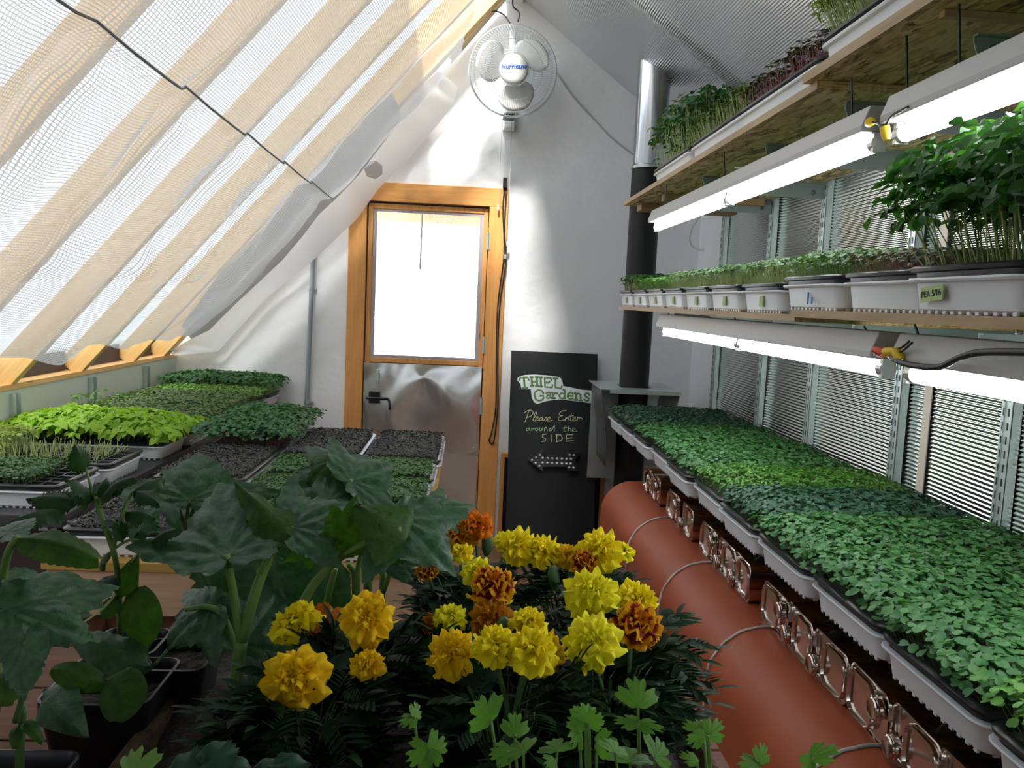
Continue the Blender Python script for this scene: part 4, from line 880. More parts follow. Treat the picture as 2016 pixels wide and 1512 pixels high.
# --- left table trays
G = 'trays on the left side table'; zb = .847
lt_ = [(4.535, -1.36, 'leafy dark green sunflower sprouts, farthest by the gable', [F(950, .115, T_OVAL, .027, 'veined', 'stemp', stem_r=.0014, over=.045, tilt=.7, low=.35)]),
 (4.225, -1.36, 'light green sprouts just in front of the farthest tray', [F(1000, .07, T_OVAL, .016, 'light', 'stem', stem_every=2, over=.02)]),
 (3.925, -1.37, 'greyish olive sprouts, third from the gable', [F(1200, .075, T_COTY, .012, 'olive', 'stem', stem_every=2, over=.02)]),
 (3.63, -1.37, 'greyish olive sprouts, fourth from the gable', [F(1300, .08, T_COTY, .012, 'olive', 'stem', stem_every=2, over=.025)]),
 (3.335, -1.375, 'greyish olive sprouts directly behind the lime-green tray', [F(1300, .08, T_COTY, .012, 'olive', 'stem', stem_every=2, over=.03), F(40, .14, T_OVAL, .016, 'light', 'stem', region=(-1, -.3), tilt=1.)]),
 (3.045, -1.39, 'dome of lime-green pointed leaves', [F(1300, .105, T_WIDE, .031, 'basil', 'stemp', over=.055, tilt=.6, droopy=.3, stem_every=3, low=.3, dome=.75)])]
for y, x, lab, fo in lt_: tray('left side table tray with '+lab, x, y+WTR/2, zb, 'x', False, G, fo)
tray('left side table tray with cut pale stalks above black cells', -1.405, 2.64+WTR/2, zb, 'x', True, G, [F(420, .045, T_COTY, .01, 'pale', 'stemp', stalk_only=True, stem_r=.0013, region=(-1, .82), jit=.4), F(330, .085, T_OVAL, .018, 'pale', 'stemp', region=(-1, -.35), tilt=.9, stem_r=.0012)])
tray('left side table tray with short fine green sprouts, nearest one', -1.42, 2.33+WTR/2, zb, 'x', True, G, [F(1700, .042, T_COTY, .0095, 'micro', 'stem', region=(-1, .72), over=.004, stem_every=2), F(120, .06, T_OVAL, .014, 'pale', 'stemp', region=(-1, 0), tilt=.9)])
# --- centre table trays
G = 'trays on the pine plant table'
tray('pine table tray with black sprouts and bare front cells, nearest left', -.808, 1.925+LTR/2, zb, 'y', True, G, [F(4200, .022, T_COTY, .0062, 'dark', 'stemd', stem_every=3, over=.002, low=.1)])
tray('pine table tray with black sprouts between two green trays', -.808, 2.485+LTR/2, zb, 'y', False, G, [F(4200, .03, T_COTY, .0062, 'dark', 'stemd', stem_every=3, over=.004, low=.1)])
tray('pine table tray with a dome of dark green purple-flecked leaves', -.815, 3.045+LTR/2-.01, zb, 'y', False, G, [F(1900, .115, T_COTY, .0165, 'veined', 'stempink', over=.055, dome=.65, tilt=.55, low=.3, stem_every=3), F(70, .10, T_COTY, .016, 'dark', 'stempink', over=.05, dome=.7)])
for y, lab in ((1.93, 'nearest of the three'), (2.245, 'middle of the three'), (2.56, 'farthest of the three')):
    tray('pine table tray with low grey-green sprouts, '+lab, -.366, y+WTR/2, zb, 'x', y < 2, G, [F(3000, .036, T_COTY, .0075, 'micro', 'stemd', stem_every=3, over=.004, low=.15)])
for x, lab in ((-.507, 'left of the far pair'), (-.218, 'right of the far pair')):
    tray('pine table tray with black sprouts, '+lab, x, 2.875+LTR/2, zb, 'y', False, G, [F(3600, .034, T_COTY, .0064, 'dark', 'stemd', stem_every=3, over=.004, low=.15)])
# ================================================================ FOREGROUND BENCH
bn = thing('potting_bench', 'orange-brown wooden potting bench in the foreground', 'bench', (-.3, .75, 0))
mb = MB()
for k in range(8): mb.box((-1.0+0.0, .18+k*.14, .885), (.36, .18+k*.14+.136, .913))
obj('slatted_top', mb, M['bench'], bn, bevel=.002)
for x in (-.95, .31):
    for y in (.25, 1.22): obj('leg', MB().box((x-.03, y-.03, 0), (x+.03, y+.03, .885)), M['bench'], bn)
pl = thing('planter_box', 'dark coir-lined planter box full of marigolds on the foreground bench', 'planter', (-.02, .8, .914))
px0, px1, py0, py1, pzt = -.36, .30, .38, 1.24, .995
mb = MB().box((px0, py0, .914), (px0+.02, py1, pzt)).box((px1-.012, py0, .914), (px1, py1, pzt)).box((px0+.02, py0, .914), (px1-.012, py0+.02, pzt)).box((px0+.02, py1-.02, .914), (px1-.012, py1, pzt))
obj('box_wall', mb, M['coir'], pl, bevel=.004)
V = [(x, y, pzt-.02+.008*math.sin(31*x)*math.sin(27*y)+.004*RNG.random()) for x in np.linspace(px0+.02, px1-.012, 50) for y in np.linspace(py0+.02, py1-.02, 60)]
so_ = obj('soil', MB().grid(V, 50, 60), M['soil'], pl); so_['kind'] = 'stuff'
def pot(lab, x, y, zr_, w_, h_, lip=True):
    t = thing('plant_pot', lab, 'pot', (x, y, zr_-h_)); mb = MB(); b = w_*.74; z0 = zr_-h_
    mb.loft([rrect(b, b, .012, z0, 4, x, y), rrect(w_*.95, w_*.95, .014, zr_-.018, 4, x, y), rrect(w_*.985, w_*.985, .016, zr_-.017, 4, x, y), rrect(w_, w_, .017, zr_, 4, x, y), rrect(w_-.006, w_-.006, .015, zr_+.0008, 4, x, y), rrect(w_-.010, w_-.010, .013, zr_-.004, 4, x, y), rrect(w_*.8, w_*.8, .012, z0+.02, 4, x, y)], True, True, True)
    obj('pot_wall', mb, M['btray'], t, smooth=True, autosmooth=40)
    s = w_*.9/2; V = [(xx, yy, zr_-.018+.004*RNG.random()) for xx in np.linspace(x-s, x+s, 16) for yy in np.linspace(y-s, y+s, 16)]
    o = obj('soil', MB().grid(V, 16, 16), M['soil'], t); o['kind'] = 'stuff'; return t
def pz(px, py, z=1.03): return PZ(px, py, z)
a, b = pz(60, 1387), pz(285, 1392); potw = float(b[0]-a[0])
pot('square black plastic pot in front, holding the round-leaved seedling', float((a[0]+b[0])/2), float(a[1]+potw/2), 1.03, potw, .115)
a, b = pz(146, 1297), pz(293, 1297); w2 = float(b[0]-a[0])*.98
pot('square black plastic pot behind the front one, holding the tomato plant', float((a[0]+b[0])/2), float(a[1]+w2/2+.012), 1.03, w2, .115)
a, b = pz(290, 1322), pz(394, 1322)
pot('square black plastic pot right of the tomato pot, beside the coir planter', float(b[0])-.046, float(a[1])+.05, 1.03, .096, .115)
a = pz(172, 1480); pot('square black plastic pot cut off by the lower left picture corner', float(a[0])-.07, float(a[1])-.065, 1.03, .135, .115)

# ---- leaf builders
def frame_of(base, tip, hint):
    x = np.array(tip)-np.array(base); L = np.linalg.norm(x); x /= L; n = np.array(hint, float); n -= x*np.dot(n, x); n /= np.linalg.norm(n); return x, np.cross(n, x), n, L
CUC = [(0, 1.), (8, .88), (22, .70), (40, .60), (52, .72), (64, .92), (68, .95), (74, .82), (88, .56), (102, .46), (120, .40), (140, .28), (160, .18), (180, .08)]
HEART = [(0, 1.), (20, .74), (45, .56), (75, .50), (105, .46), (135, .42), (160, .30), (180, .06)]
CIL = [(0, 1.), (8, .78), (16, .96), (26, .82), (30, .5), (38, .72), (46, .9), (56, .74), (66, .88), (76, .70), (86, .45), (110, .28), (140, .12), (180, .05)]
def polar_leaf(name, base, tip, hint, outline, m, parent, wid=1., droop=.12, serr=.035, pucker=.03, nth=150, nr=18, cup=0., fold=0.):
    x, y, n, L = frame_of(base, tip, hint); V = [np.zeros(3)]; ang = [a for a, _ in outline]; rad = [r for _, r in outline]
    for i in range(1, nr+1):
        q = i/nr
        for k in range(nth):
            th = 360*k/nth; a = th if th <= 180 else 360-th
            r = np.interp(a, ang, rad); 
            if serr: r *= 1+serr*(q**4)*(math.sin(k*PI*2/nth*19+2*math.sin(k*.4))+.6*math.sin(k*PI*2/nth*37))
            t = math.radians(th); u, v = r*q*math.cos(t), r*q*math.sin(t)*wid; rr = math.hypot(u, v)
            z = -droop*rr*rr+cup*rr*.5-fold*abs(v)
            da = min(((a-va for va in (0, 34, 66, 105))), key=abs); s_ = rr*math.cos(math.radians(da)); t_ = abs(rr*math.sin(math.radians(da)))
            bul = min(1., t_/.10)*min(1, rr*4); z += pucker*(.6*bul+.16*math.cos(2*PI*(s_*4.2-t_*3.0)+.8)*min(1, t_/.05)*min(1, rr*3)-.3)
            z += pucker*1.3*math.sin(3*t+1.+2*rr)*q**3+.5*pucker*math.sin(11*t+2)*q**6
            V.append(np.array([u, v, z]))
    V = np.array(V)*L; P = np.array(base)+V[:, :1]*x+V[:, 1:2]*y+V[:, 2:]*n
    F = [(0, 1+k, 1+(k+1) % nth) for k in range(nth)]
    for i in range(nr-1):
        for k in range(nth):
            a0 = 1+i*nth; F.append((a0+k, a0+nth+k, a0+nth+(k+1) % nth, a0+(k+1) % nth))
    return obj(name, MB().add(P, F), m, parent, smooth=True)
def blade(name, base, tip, hint, width, m, parent, prof='oval', arch=.1, fold=.1, serr=0., nu=18, nv=9, ruffle=0., twist=0.):
    x, y, n, L = frame_of(base, tip, hint); V = []
    for i in range(nu):
        t = i/(nu-1)
        if prof == 'oval': w_ = math.sin(PI*min(1, .03+t*.94))**.55
        elif prof == 'heart': w_ = (1-t)**.8*min(1, (t+.02)*5)**.5*1.25
        else: w_ = math.sin(PI*t**.75)**.9
        w_ = max(w_, .015)*(1+serr*(1 if i % 2 else -1))
        for j in range(nv):
            s = j/(nv-1)*2-1; z = arch*L*4*t*(1-t)-fold*abs(s)*width+ruffle*width*abs(s)**2*math.sin(t*14+s*2)
            c, sn_ = math.cos(twist*t), math.sin(twist*t); yy = s*w_*width/2
            V.append(np.array(base)+x*L*t+y*(yy*c-z*sn_)+n*(z*c+yy*sn_))
    return obj(name, MB().grid(V, nu, nv), m, parent, smooth=True)
def stalk(parent, pts, r, m='stem', name='stem'):
    p = smooth_path([PY(*q) for q in pts], 5); k = len(p)
    rr = [r[0]+(r[1]-r[0])*i/(k-1) for i in range(k)] if isinstance(r, tuple) else r
    return obj(name, MB().tube(p, rr, 8), M[m], parent, smooth=True)
# ---- cucumber plants
UPC = (0, -.55, .84)
cu = thing('cucumber_plant', 'large-leaved cucumber plant left of the marigolds, forked thick stem', 'plant', PY(468, 1440, .96)-np.array([0, 0, .02]))
LC_ = lambda at, tp, h, m='cuc', **k: polar_leaf('leaf', PY(*at), PY(*tp), h, CUC, LM[m], k.pop('par', cu), **k)
LC_((446, 1093, .93), (436, 948, 1.03), (0, -.6, .8), droop=.06, wid=1.0, pucker=.05, cup=.06)
LC_((374, 984, 1.04), (392, 878, 1.09), (.1, -.85, .5), wid=1.55, droop=.25, pucker=.045)
LC_((575, 1036, .97), (690, 985, 1.0), (.05, -.6, .8), wid=1.15, droop=.1, pucker=.05)
blade('leaf', PY(566, 1052, .95), PY(462, 948, 1.0), (.5, -.75, .3), .055, LM['cucu'], cu, 'heart', .04, .25, .03, ruffle=.08)
LC_((500, 1100, 1.06), (372, 1235, 1.04), (-.1, -1, .2), wid=1.2, droop=.1)
LC_((415, 1195, .97), (306, 1262, .95), (-.25, -.7, .7), wid=1.0, droop=.4, pucker=.045)
LC_((478, 1270, .99), (570, 1150, 1.05), (.2, -.9, .2), wid=1.0, droop=.2)
LC_((330, 985, 1.04), (272, 1005, 1.0), (0, -.3, .9), wid=.9, droop=.5)
stalk(cu, [(466, 1450, .95), (466, 1340, .95), (475, 1262, .95)], (.0085, .0075), 'stem')
stalk(cu, [(475, 1265, .95), (462, 1180, .945), (446, 1093, .93)], (.006, .0045))
stalk(cu, [(475, 1265, .95), (505, 1160, .95), (535, 1090, .96), (562, 1055, .965), (575, 1036, .97)], (.007, .004))
stalk(cu, [(470, 1290, .96), (440, 1215, .965), (410, 1195, .97), (365, 1200, .97)], (.0045, .003))
stalk(cu, [(452, 1250, 1.0), (400, 1130, 1.03), (365, 1045, 1.04), (352, 1000, 1.04), (335, 980, 1.04)], (.004, .002), 'stemd')
stalk(cu, [(365, 1045, 1.04), (372, 984, 1.04)], (.003, .002), 'stemd')
stalk(cu, [(360, 1060, 1.05), (378, 1010, 1.05), (388, 975, 1.06)], (.003, .002), 'stemd')
stalk(cu, [(508, 1150, .95), (507, 1110, .95), (522, 1092, .94), (535, 1096, .94), (526, 1112, .94), (514, 1130, .94)], .0012, 'stem', 'tendril')
cb = thing('cucumber_plant', 'broad-leaved cucumber plants behind the yellow flowers, in front of the pine table apron', 'plant', PY(660, 1300, 1.08)-np.array([0, 0, .01]))
k2 = dict(par=cb)
LC_((690, 945, 1.05), (778, 905, 1.1), (0, -.75, .65), wid=1.25, droop=.15, pucker=.045, **k2)
LC_((662, 905, 1.08), (600, 935, 1.05), (-.1, -.5, .5), 'cucu', wid=.9, droop=.5, **k2)
LC_((690, 935, 1.08), (538, 965, 1.04), (-.05, -.65, .75), wid=.9, droop=.2, pucker=.05, **k2)
LC_((648, 985, 1.03), (758, 960, 1.06), (.0, -.7, .7), wid=1.1, droop=.3, **k2)
LC_((785, 1020, .99), (896, 1115, .93), (.25, -.65, .75), wid=.95, droop=.2, pucker=.045, **k2)
LC_((850, 1000, 1.08), (938, 988, 1.1), (.0, -.5, .85), wid=.75, droop=.15, serr=.05, **k2)
blade('leaf', PY(800, 1062, .95), PY(702, 992, .95), (.4, -.7, .5), .085, LM['cucu'], cb, 'heart', .03, .12, .03)
LC_((668, 1072, .97), (770, 1030, .95), (-.1, -.6, -.5), 'cucu', wid=.8, droop=.2, **k2)
LC_((760, 1098, 1.0), (872, 1095, 1.0), (.0, -.4, .9), wid=.6, droop=.2, **k2)
LC_((640, 1115, 1.1), (560, 1205, 1.08), (0, -1, .2), wid=1.1, **k2)
LC_((620, 1075, 1.0), (560, 1110, .98), (0, -.7, -.3), 'cucu', wid=.8, **k2)
blade('young_leaf', PY(680, 1030, .96), PY(705, 975, .96), (.3, -.9, .1), .016, LM['cucu'], cb, 'lance', .03, .3, .05)
LC_((735, 1080, 1.0), (790, 1110, .98), (.0, -.9, .3), 'cucu', wid=.9, **k2)
stalk(cb, [(570, 1290, .98), (600, 1180, .97), (655, 1110, .965), (720, 1068, .96), (790, 1042, .955)], (.0065, .0035))
stalk(cb, [(640, 1118, .97), (655, 1080, .97), (672, 1050, .97)], (.004, .003))
stalk(cb, [(630, 1290, 1.08), (645, 1180, 1.08), (660, 1120, 1.08)], (.006, .004))
stalk(cb, [(715, 1310, 1.08), (702, 1180, 1.08), (698, 1130, 1.08), (685, 1110, 1.08)], (.0065, .004))
stalk(cb, [(702, 1180, 1.08), (705, 1120, 1.07), (712, 1085, 1.05)], (.005, .003))
stalk(cb, [(730, 1300, 1.06), (724, 1180, 1.05), (730, 1110, 1.03), (755, 1060, 1.0), (785, 1020, .99)], (.0065, .004))
stalk(cb, [(760, 1300, 1.1), (752, 1170, 1.1), (750, 1110, 1.1), (700, 1000, 1.07), (690, 945, 1.05)], (.005, .003))
stalk(cb, [(752, 1170, 1.1), (790, 1080, 1.09), (850, 1000, 1.08)], (.004, .002))
stalk(cb, [(610, 1060, .97), (650, 1040, .96), (690, 1012, .96)], (.002, .0012))
# ---- tomato plant
tm = thing('tomato_plant', 'hairy-stemmed tomato plant with jagged leaves at the left foreground', 'plant', PY(236, 1300, .99)-np.array([0, 0, .005]))
stalk(tm, [(236, 1300, .98), (236, 1230, .97), (234, 1160, .96), (226, 1095, .95), (208, 1040, .95), (194, 1000, .95), (188, 980, .95)], (.004, .003), 'stem')
stalk(tm, [(222, 1080, .95), (232, 1040, .95), (244, 1005, .95), (262, 968, .96), (290, 948, .97)], (.003, .0018), 'stem')
stalk(tm, [(194, 1000, .95), (184, 985, .95), (178, 955, .95), (168, 920, .95)], (.0026, .0012))
stalk(tm, [(198, 1000, .95), (200, 980, .95)], (.0026, .0018))
stalk(tm, [(232, 1165, .96), (200, 1200, .94), (150, 1235, .92)], (.0018, .001), 'stemp')
stalk(tm, [(224, 1080, .95), (260, 1062, .95), (300, 1072, .96)], (.0018, .001), 'stem')
TL = [((163, 935), (150, 878), .019), ((186, 985), (128, 940), .016), ((184, 978), (120, 970), .020), ((150, 985), (50, 982), .026), ((128, 1000), (18, 1028), .028), ((190, 975), (210, 940), .014), ((196, 985), (236, 950), .018), ((205, 968), (262, 940), .02), ((262, 968), (325, 940), .024), ((268, 966), (312, 990), .02), ((245, 1008), (305, 1018), .022), ((240, 1030), (296, 1052), .02), ((262, 1062), (310, 1010), .024), ((292, 1072), (350, 1040), .02), ((240, 1060), (228, 1020), .014), ((204, 1030), (232, 1030), .015), ((175, 970), (160, 1000), .016), ((218, 1085), (196, 1122), .016), ((234, 1140), (180, 1150), .014)]
for (a, b, w_) in TL: blade('leaflet', PY(*a, .95), PY(*b, .95+random.uniform(-.05, .05)), (random.uniform(-.3, .3), -.6, .8), w_*1.3, LM['tom'], tm, 'lance', .08, .25, .22, 24, 7, .08)
blade('withered_leaflet', PY(172, 1180, .93), PY(128, 1250, .92), (.3, -.8, .3), .014, LM['pale'], tm, 'lance', .1, .5, .1)
blade('leaflet', PY(233, 1180, .95), PY(196, 1215, .95), (0, -.9, .3), .022, LM['cucu'], tm, 'oval', .08, .2, .05)
# ---- squash seedlings at the far left
sq = thing('squash_seedling', 'broad-leaved squash seedling at the left picture edge with an arching leaf', 'plant', PY(-10, 1330, .86)-np.array([0, 0, .06]))
stalk(sq, [(-10, 1400, .84), (-6, 1260, .83), (4, 1150, .82), (16, 1090, .81), (34, 1058, .8)], (.0055, .0035))
blade('leaf', PY(30, 1060, .80), PY(194, 1100, .80), (.1, -.75, .66), .034, LM['cucu'], sq, 'oval', .17, .35, .05, 22, 9, .04)
polar_leaf('leaf', PY(10, 1052, .82), PY(70, 1012, .86), (0, -.5, .9), HEART, LM['cuc'], sq, wid=.9)
polar_leaf('leaf', PY(10, 1192, .80), PY(238, 1150, .88), (.0, -.75, .66), HEART, LM['cuc'], sq, wid=.85, droop=.1, pucker=.045)
polar_leaf('leaf', PY(12, 1200, .78), PY(190, 1244, .78), (0, -.55, .83), HEART, LM['cuc'], sq, wid=.85, droop=.25, pucker=.045)
polar_leaf('leaf', PY(48, 1262, .72), PY(40, 1380, .70), (.15, -.85, .5), HEART, LM['cuc'], sq, wid=.85, droop=.15, pucker=.02)
blade('leaf', PY(45, 1290, .73), PY(45, 1225, .76), (0, -.9, .4), .04, LM['cuc'], sq, 'heart', .05, .2)
stalk(sq, [(4, 1150, .82), (14, 1175, .81), (26, 1172, .81)], (.003, .002)); stalk(sq, [(30, 1420, .74), (44, 1370, .73), (50, 1300, .725), (48, 1262, .72)], (.003, .002), 'stemd')
blade('leaf', PY(-10, 1330, .76), PY(28, 1380, .74), (0, -.8, .4), .03, LM['cucu'], sq, 'oval')
s2 = thing('squash_seedling', 'squash seedling with an upright oval leaf behind the front black pot', 'plant', PY(285, 1300, .97)-np.array([0, 0, .01]))
stalk(s2, [(288, 1300, .97), (286, 1268, .96)], (.004, .003))
blade('leaf', PY(284, 1272, .955), PY(272, 1156, .96), (.1, -1, .2), .047, LM['cucu'], s2, 'oval', .03, .1)
blade('leaf', PY(232, 1178, .955), PY(268, 1096, .95), (.2, -1, .1), .034, LM['cucu'], s2, 'heart', .06, .3)
blade('leaf', PY(300, 1312, .93), PY(128, 1238, .93), (.0, -.55, .83), .05, LM['cuc'], s2, 'lance', .02, .25, .04, 22, 9, .05)
stalk(s2, [(290, 1300, .97), (302, 1310, .94), (330, 1280, .95)], (.003, .002), 'stemd')
s3 = thing('squash_seedling', 'round-leaved squash seedling growing in the front black pot', 'plant', PY(200, 1370, .90)-np.array([0, 0, .02]))
stalk(s3, [(200, 1390, .90), (204, 1362, .89), (208, 1345, .88)], (.004, .003), 'stemd')
blade('leaf', PY(258, 1314, .87), PY(226, 1420, .83), (.1, -.85, .5), .047, LM['cucu'], s3, 'oval', .03, .1)
blade('leaf', PY(85, 1358, .86), PY(160, 1448, .81), (-.1, -.85, .5), .056, LM['cuc'], s3, 'heart', .04, .2)
blade('leaf', PY(208, 1348, .87), PY(100, 1318, .86), (.0, -.8, .55), .03, LM['cucu'], s3, 'oval', .14, .2)
stalk(s3, [(208, 1345, .88), (230, 1330, .875), (258, 1316, .87)], (.0025, .002), 'stemd'); stalk(s3, [(204, 1362, .885), (140, 1362, .88), (85, 1358, .86)], (.0025, .002), 'stemd')
s4 = thing('squash_seedling', 'small drooping seedling in the pot at the lower left corner', 'plant', PY(38, 1540, .76))
stalk(s4, [(38, 1540, .76), (40, 1470, .755), (46, 1390, .75)], (.0045, .0035), 'stemd')
for tp, sd in (((28, 1474), 1), ((84, 1462), 1)): blade('leaf', PY(46, 1422, .75), PY(*tp, .73), (0, -.5, .8), .012, LM['cucu'], s4, 'oval', .35, .2)
# ---- cilantro and kale
def cil_plant(lab, root, leaves, m='cil'):
    t = thing('cilantro_plant', lab, 'herb', PY(root[0], 1650, root[1])); 
    for (at, tp, h, wd) in leaves:
        polar_leaf('leaf', PY(*at), PY(*at)+.86*(PY(*tp)-PY(*at)), h, CIL, LM[m], t, wid=wd, droop=.25, serr=.03, pucker=.03, nth=120, nr=6)
        mid = ((at[0]+root[0])/2+ (at[0]-root[0])*.15, (at[1]+1650)/2+20, (at[2]+root[1])/2)
        stalk(t, [(root[0], 1650, root[1]), mid, at], (.0016, .0011), 'stem')
    return t
cil_plant('cilantro sprig standing tallest below the brown-red bicoloured flower', (1262, .66), [((1256, 1388, .64), (1254, 1316, .66), (0, -1, .25), .95), ((1257, 1425, .64), (1198, 1408, .65), (0, -.5, .8), .45), ((1259, 1425, .64), (1318, 1432, .63), (0, -.5, .8), .45), ((1240, 1500, .62), (1230, 1450, .65), (0, -.9, .4), 1.1), ((1290, 1490, .62), (1320, 1452, .64), (0, -.9, .4), 1.0), ((1210, 1480, .6), (1205, 1440, .62), (.2, -.9, .4), 1.)])
cil_plant('cilantro sprig with rounded overlapping leaves below the central yellow flowers', (1165, .64), [((1156, 1420, .63), (1164, 1372, .65), (0, -1, .3), 1.), ((1152, 1424, .63), (1112, 1412, .63), (0, -1, .3), 1.1), ((1160, 1424, .62), (1196, 1410, .62), (0, -1, .3), .9), ((1175, 1462, .62), (1222, 1470, .61), (.1, -.9, .4), .9), ((1140, 1440, .63), (1128, 1462, .61), (0, -.9, .3), .9)])
cil_plant('cilantro sprig with a wide triangular leaf below the golden flower pair', (1040, .62), [((966, 1416, .62), (922, 1368, .64), (.1, -1, .25), 1.0), ((1013, 1446, .62), (1016, 1386, .64), (0, -1, .35), .75), ((1000, 1478, .60), (955, 1482, .60), (0, -.5, .85), .9), ((1030, 1480, .6), (985, 1455, .63), (.1, -.7, .7), .8), ((1098, 1478, .61), (1088, 1440, .63), (0, -.9, .5), 1.2), ((1090, 1495, .6), (1075, 1512, .59), (0, -.8, .5), 1.)])
cil_plant('cilantro sprig with a folded pale leaf left of the others', (860, .62), [((816, 1412, .62), (782, 1424, .61), (.1, -.3, .95), .8), ((816, 1410, .62), (830, 1372, .64), (.5, -.5, .5), .5), ((848, 1476, .61), (892, 1462, .62), (0, -1, .35), 1.1), ((842, 1478, .61), (795, 1502, .6), (0, -.9, .4), 1.0), ((846, 1478, .61), (850, 1512, .6), (0, -1, .3), 1.)])
cil_plant('pale cilantro sprig in front of the terracotta tank, left one', (1425, .62), [((1392, 1448, .62), (1338, 1412, .63), (0, -.6, .8), .6), ((1394, 1448, .62), (1432, 1412, .63), (.1, -.8, .6), .7), ((1385, 1452, .61), (1340, 1452, .62), (0, -.5, .6), .7), ((1372, 1500, .6), (1335, 1478, .6), (0, -.6, .7), .5)])
cil_plant('pale cilantro sprig in front of the terracotta tank, middle one', (1505, .60), [((1496, 1498, .60), (1512, 1456, .61), (.2, -.8, .5), .7), ((1492, 1502, .60), (1450, 1512, .59), (0, -.6, .8), .7)])
cil_plant('bright cilantro sprig in front of the terracotta tank, right one', (1585, .58), [((1600, 1490, .58), (1664, 1464, .58), (-.2, -.7, .7), .5), ((1598, 1492, .58), (1580, 1530, .57), (0, -.9, .3), .7)])
cil_plant('yellow-green lobed leaf sprig at the bottom left beside the kale', (262, .60), [((262, 1532, .60), (250, 1460, .62), (0, -1, .3), 1.15)], 'light')
for lab, lv in (('blue-green frilly kale seedling at the bottom edge, larger one', [((440, 1530, .62), (412, 1462, .64)), ((450, 1535, .62), (480, 1490, .64)), ((400, 1540, .62), (345, 1490, .64))]), ('blue-green frilly kale seedling at the bottom edge below the pot row', [((560, 1545, .62), (580, 1482, .64)), ((540, 1545, .62), (515, 1495, .64))])):
    t = thing('kale_seedling', lab, 'seedling', PY(lv[0][0][0], 1650, .62))
    for at, tp in lv:
        blade('leaf', PY(*at), PY(*tp), (0, -.8, .6), .034, LM['kale'], t, 'oval', .05, .1, .10, 26, 11, .16)
        stalk(t, [(lv[0][0][0], 1650, .62), at], .0016, 'stemp')
# ================================================================ MARIGOLDS
def petal_mat(name, stops, tr=.22):
    m, nt, b, out = nodes_of(name); at = nt.nodes.new('ShaderNodeAttribute'); at.attribute_name = 'along'
    col = ramp(nt, at.outputs['Fac'], stops); nt.links.new(col, b.inputs['Base Color']); b.inputs['Roughness'].default_value = .65; b.inputs['Specular IOR Level'].default_value = .2
    t = nt.nodes.new('ShaderNodeBsdfTranslucent'); nt.links.new(col, t.inputs[0]); mx = nt.nodes.new('ShaderNodeMixShader'); mx.inputs[0].default_value = tr
    nt.links.new(b.outputs[0], mx.inputs[1]); nt.links.new(t.outputs[0], mx.inputs[2]); nt.links.new(mx.outputs[0], out.inputs[0]); return m
PM = dict(gold=petal_mat('golden_petal', [(0, (.42,.12,.002)), (.3, (.78,.40,.004)), (.55, (.90,.55,.005)), (1, (.93,.63,.01))]), yellow=petal_mat('yellow_petal', [(0, (.46,.26,.004)), (.3, (.84,.60,.008)), (.55, (.94,.75,.01)), (1, (.96,.80,.015))]),  # gold, yellow and lemon roots also darkened for the shade between petals
 lemon=petal_mat('lemon_petal', [(0, (.40,.36,.01)), (.3, (.80,.72,.02)), (.55, (.92,.83,.02)), (1, (.94,.86,.03))]), bicol=petal_mat('red_and_gold_petal', [(0, (.68,.25,.005)), (.38, (.66,.20,.006)), (.5, (.20,.012,.004)), (.76, (.26,.018,.004)), (.86, (.80,.36,.008)), (1, (.84,.45,.01))]),
 brown=petal_mat('orange_brown_petal', [(0, (.22,.05,.004)), (.5, (.45,.14,.006)), (1, (.62,.26,.01))]), orange=petal_mat('orange_petal', [(0, (.55,.13,.003)), (1, (.80,.22,.004))]))
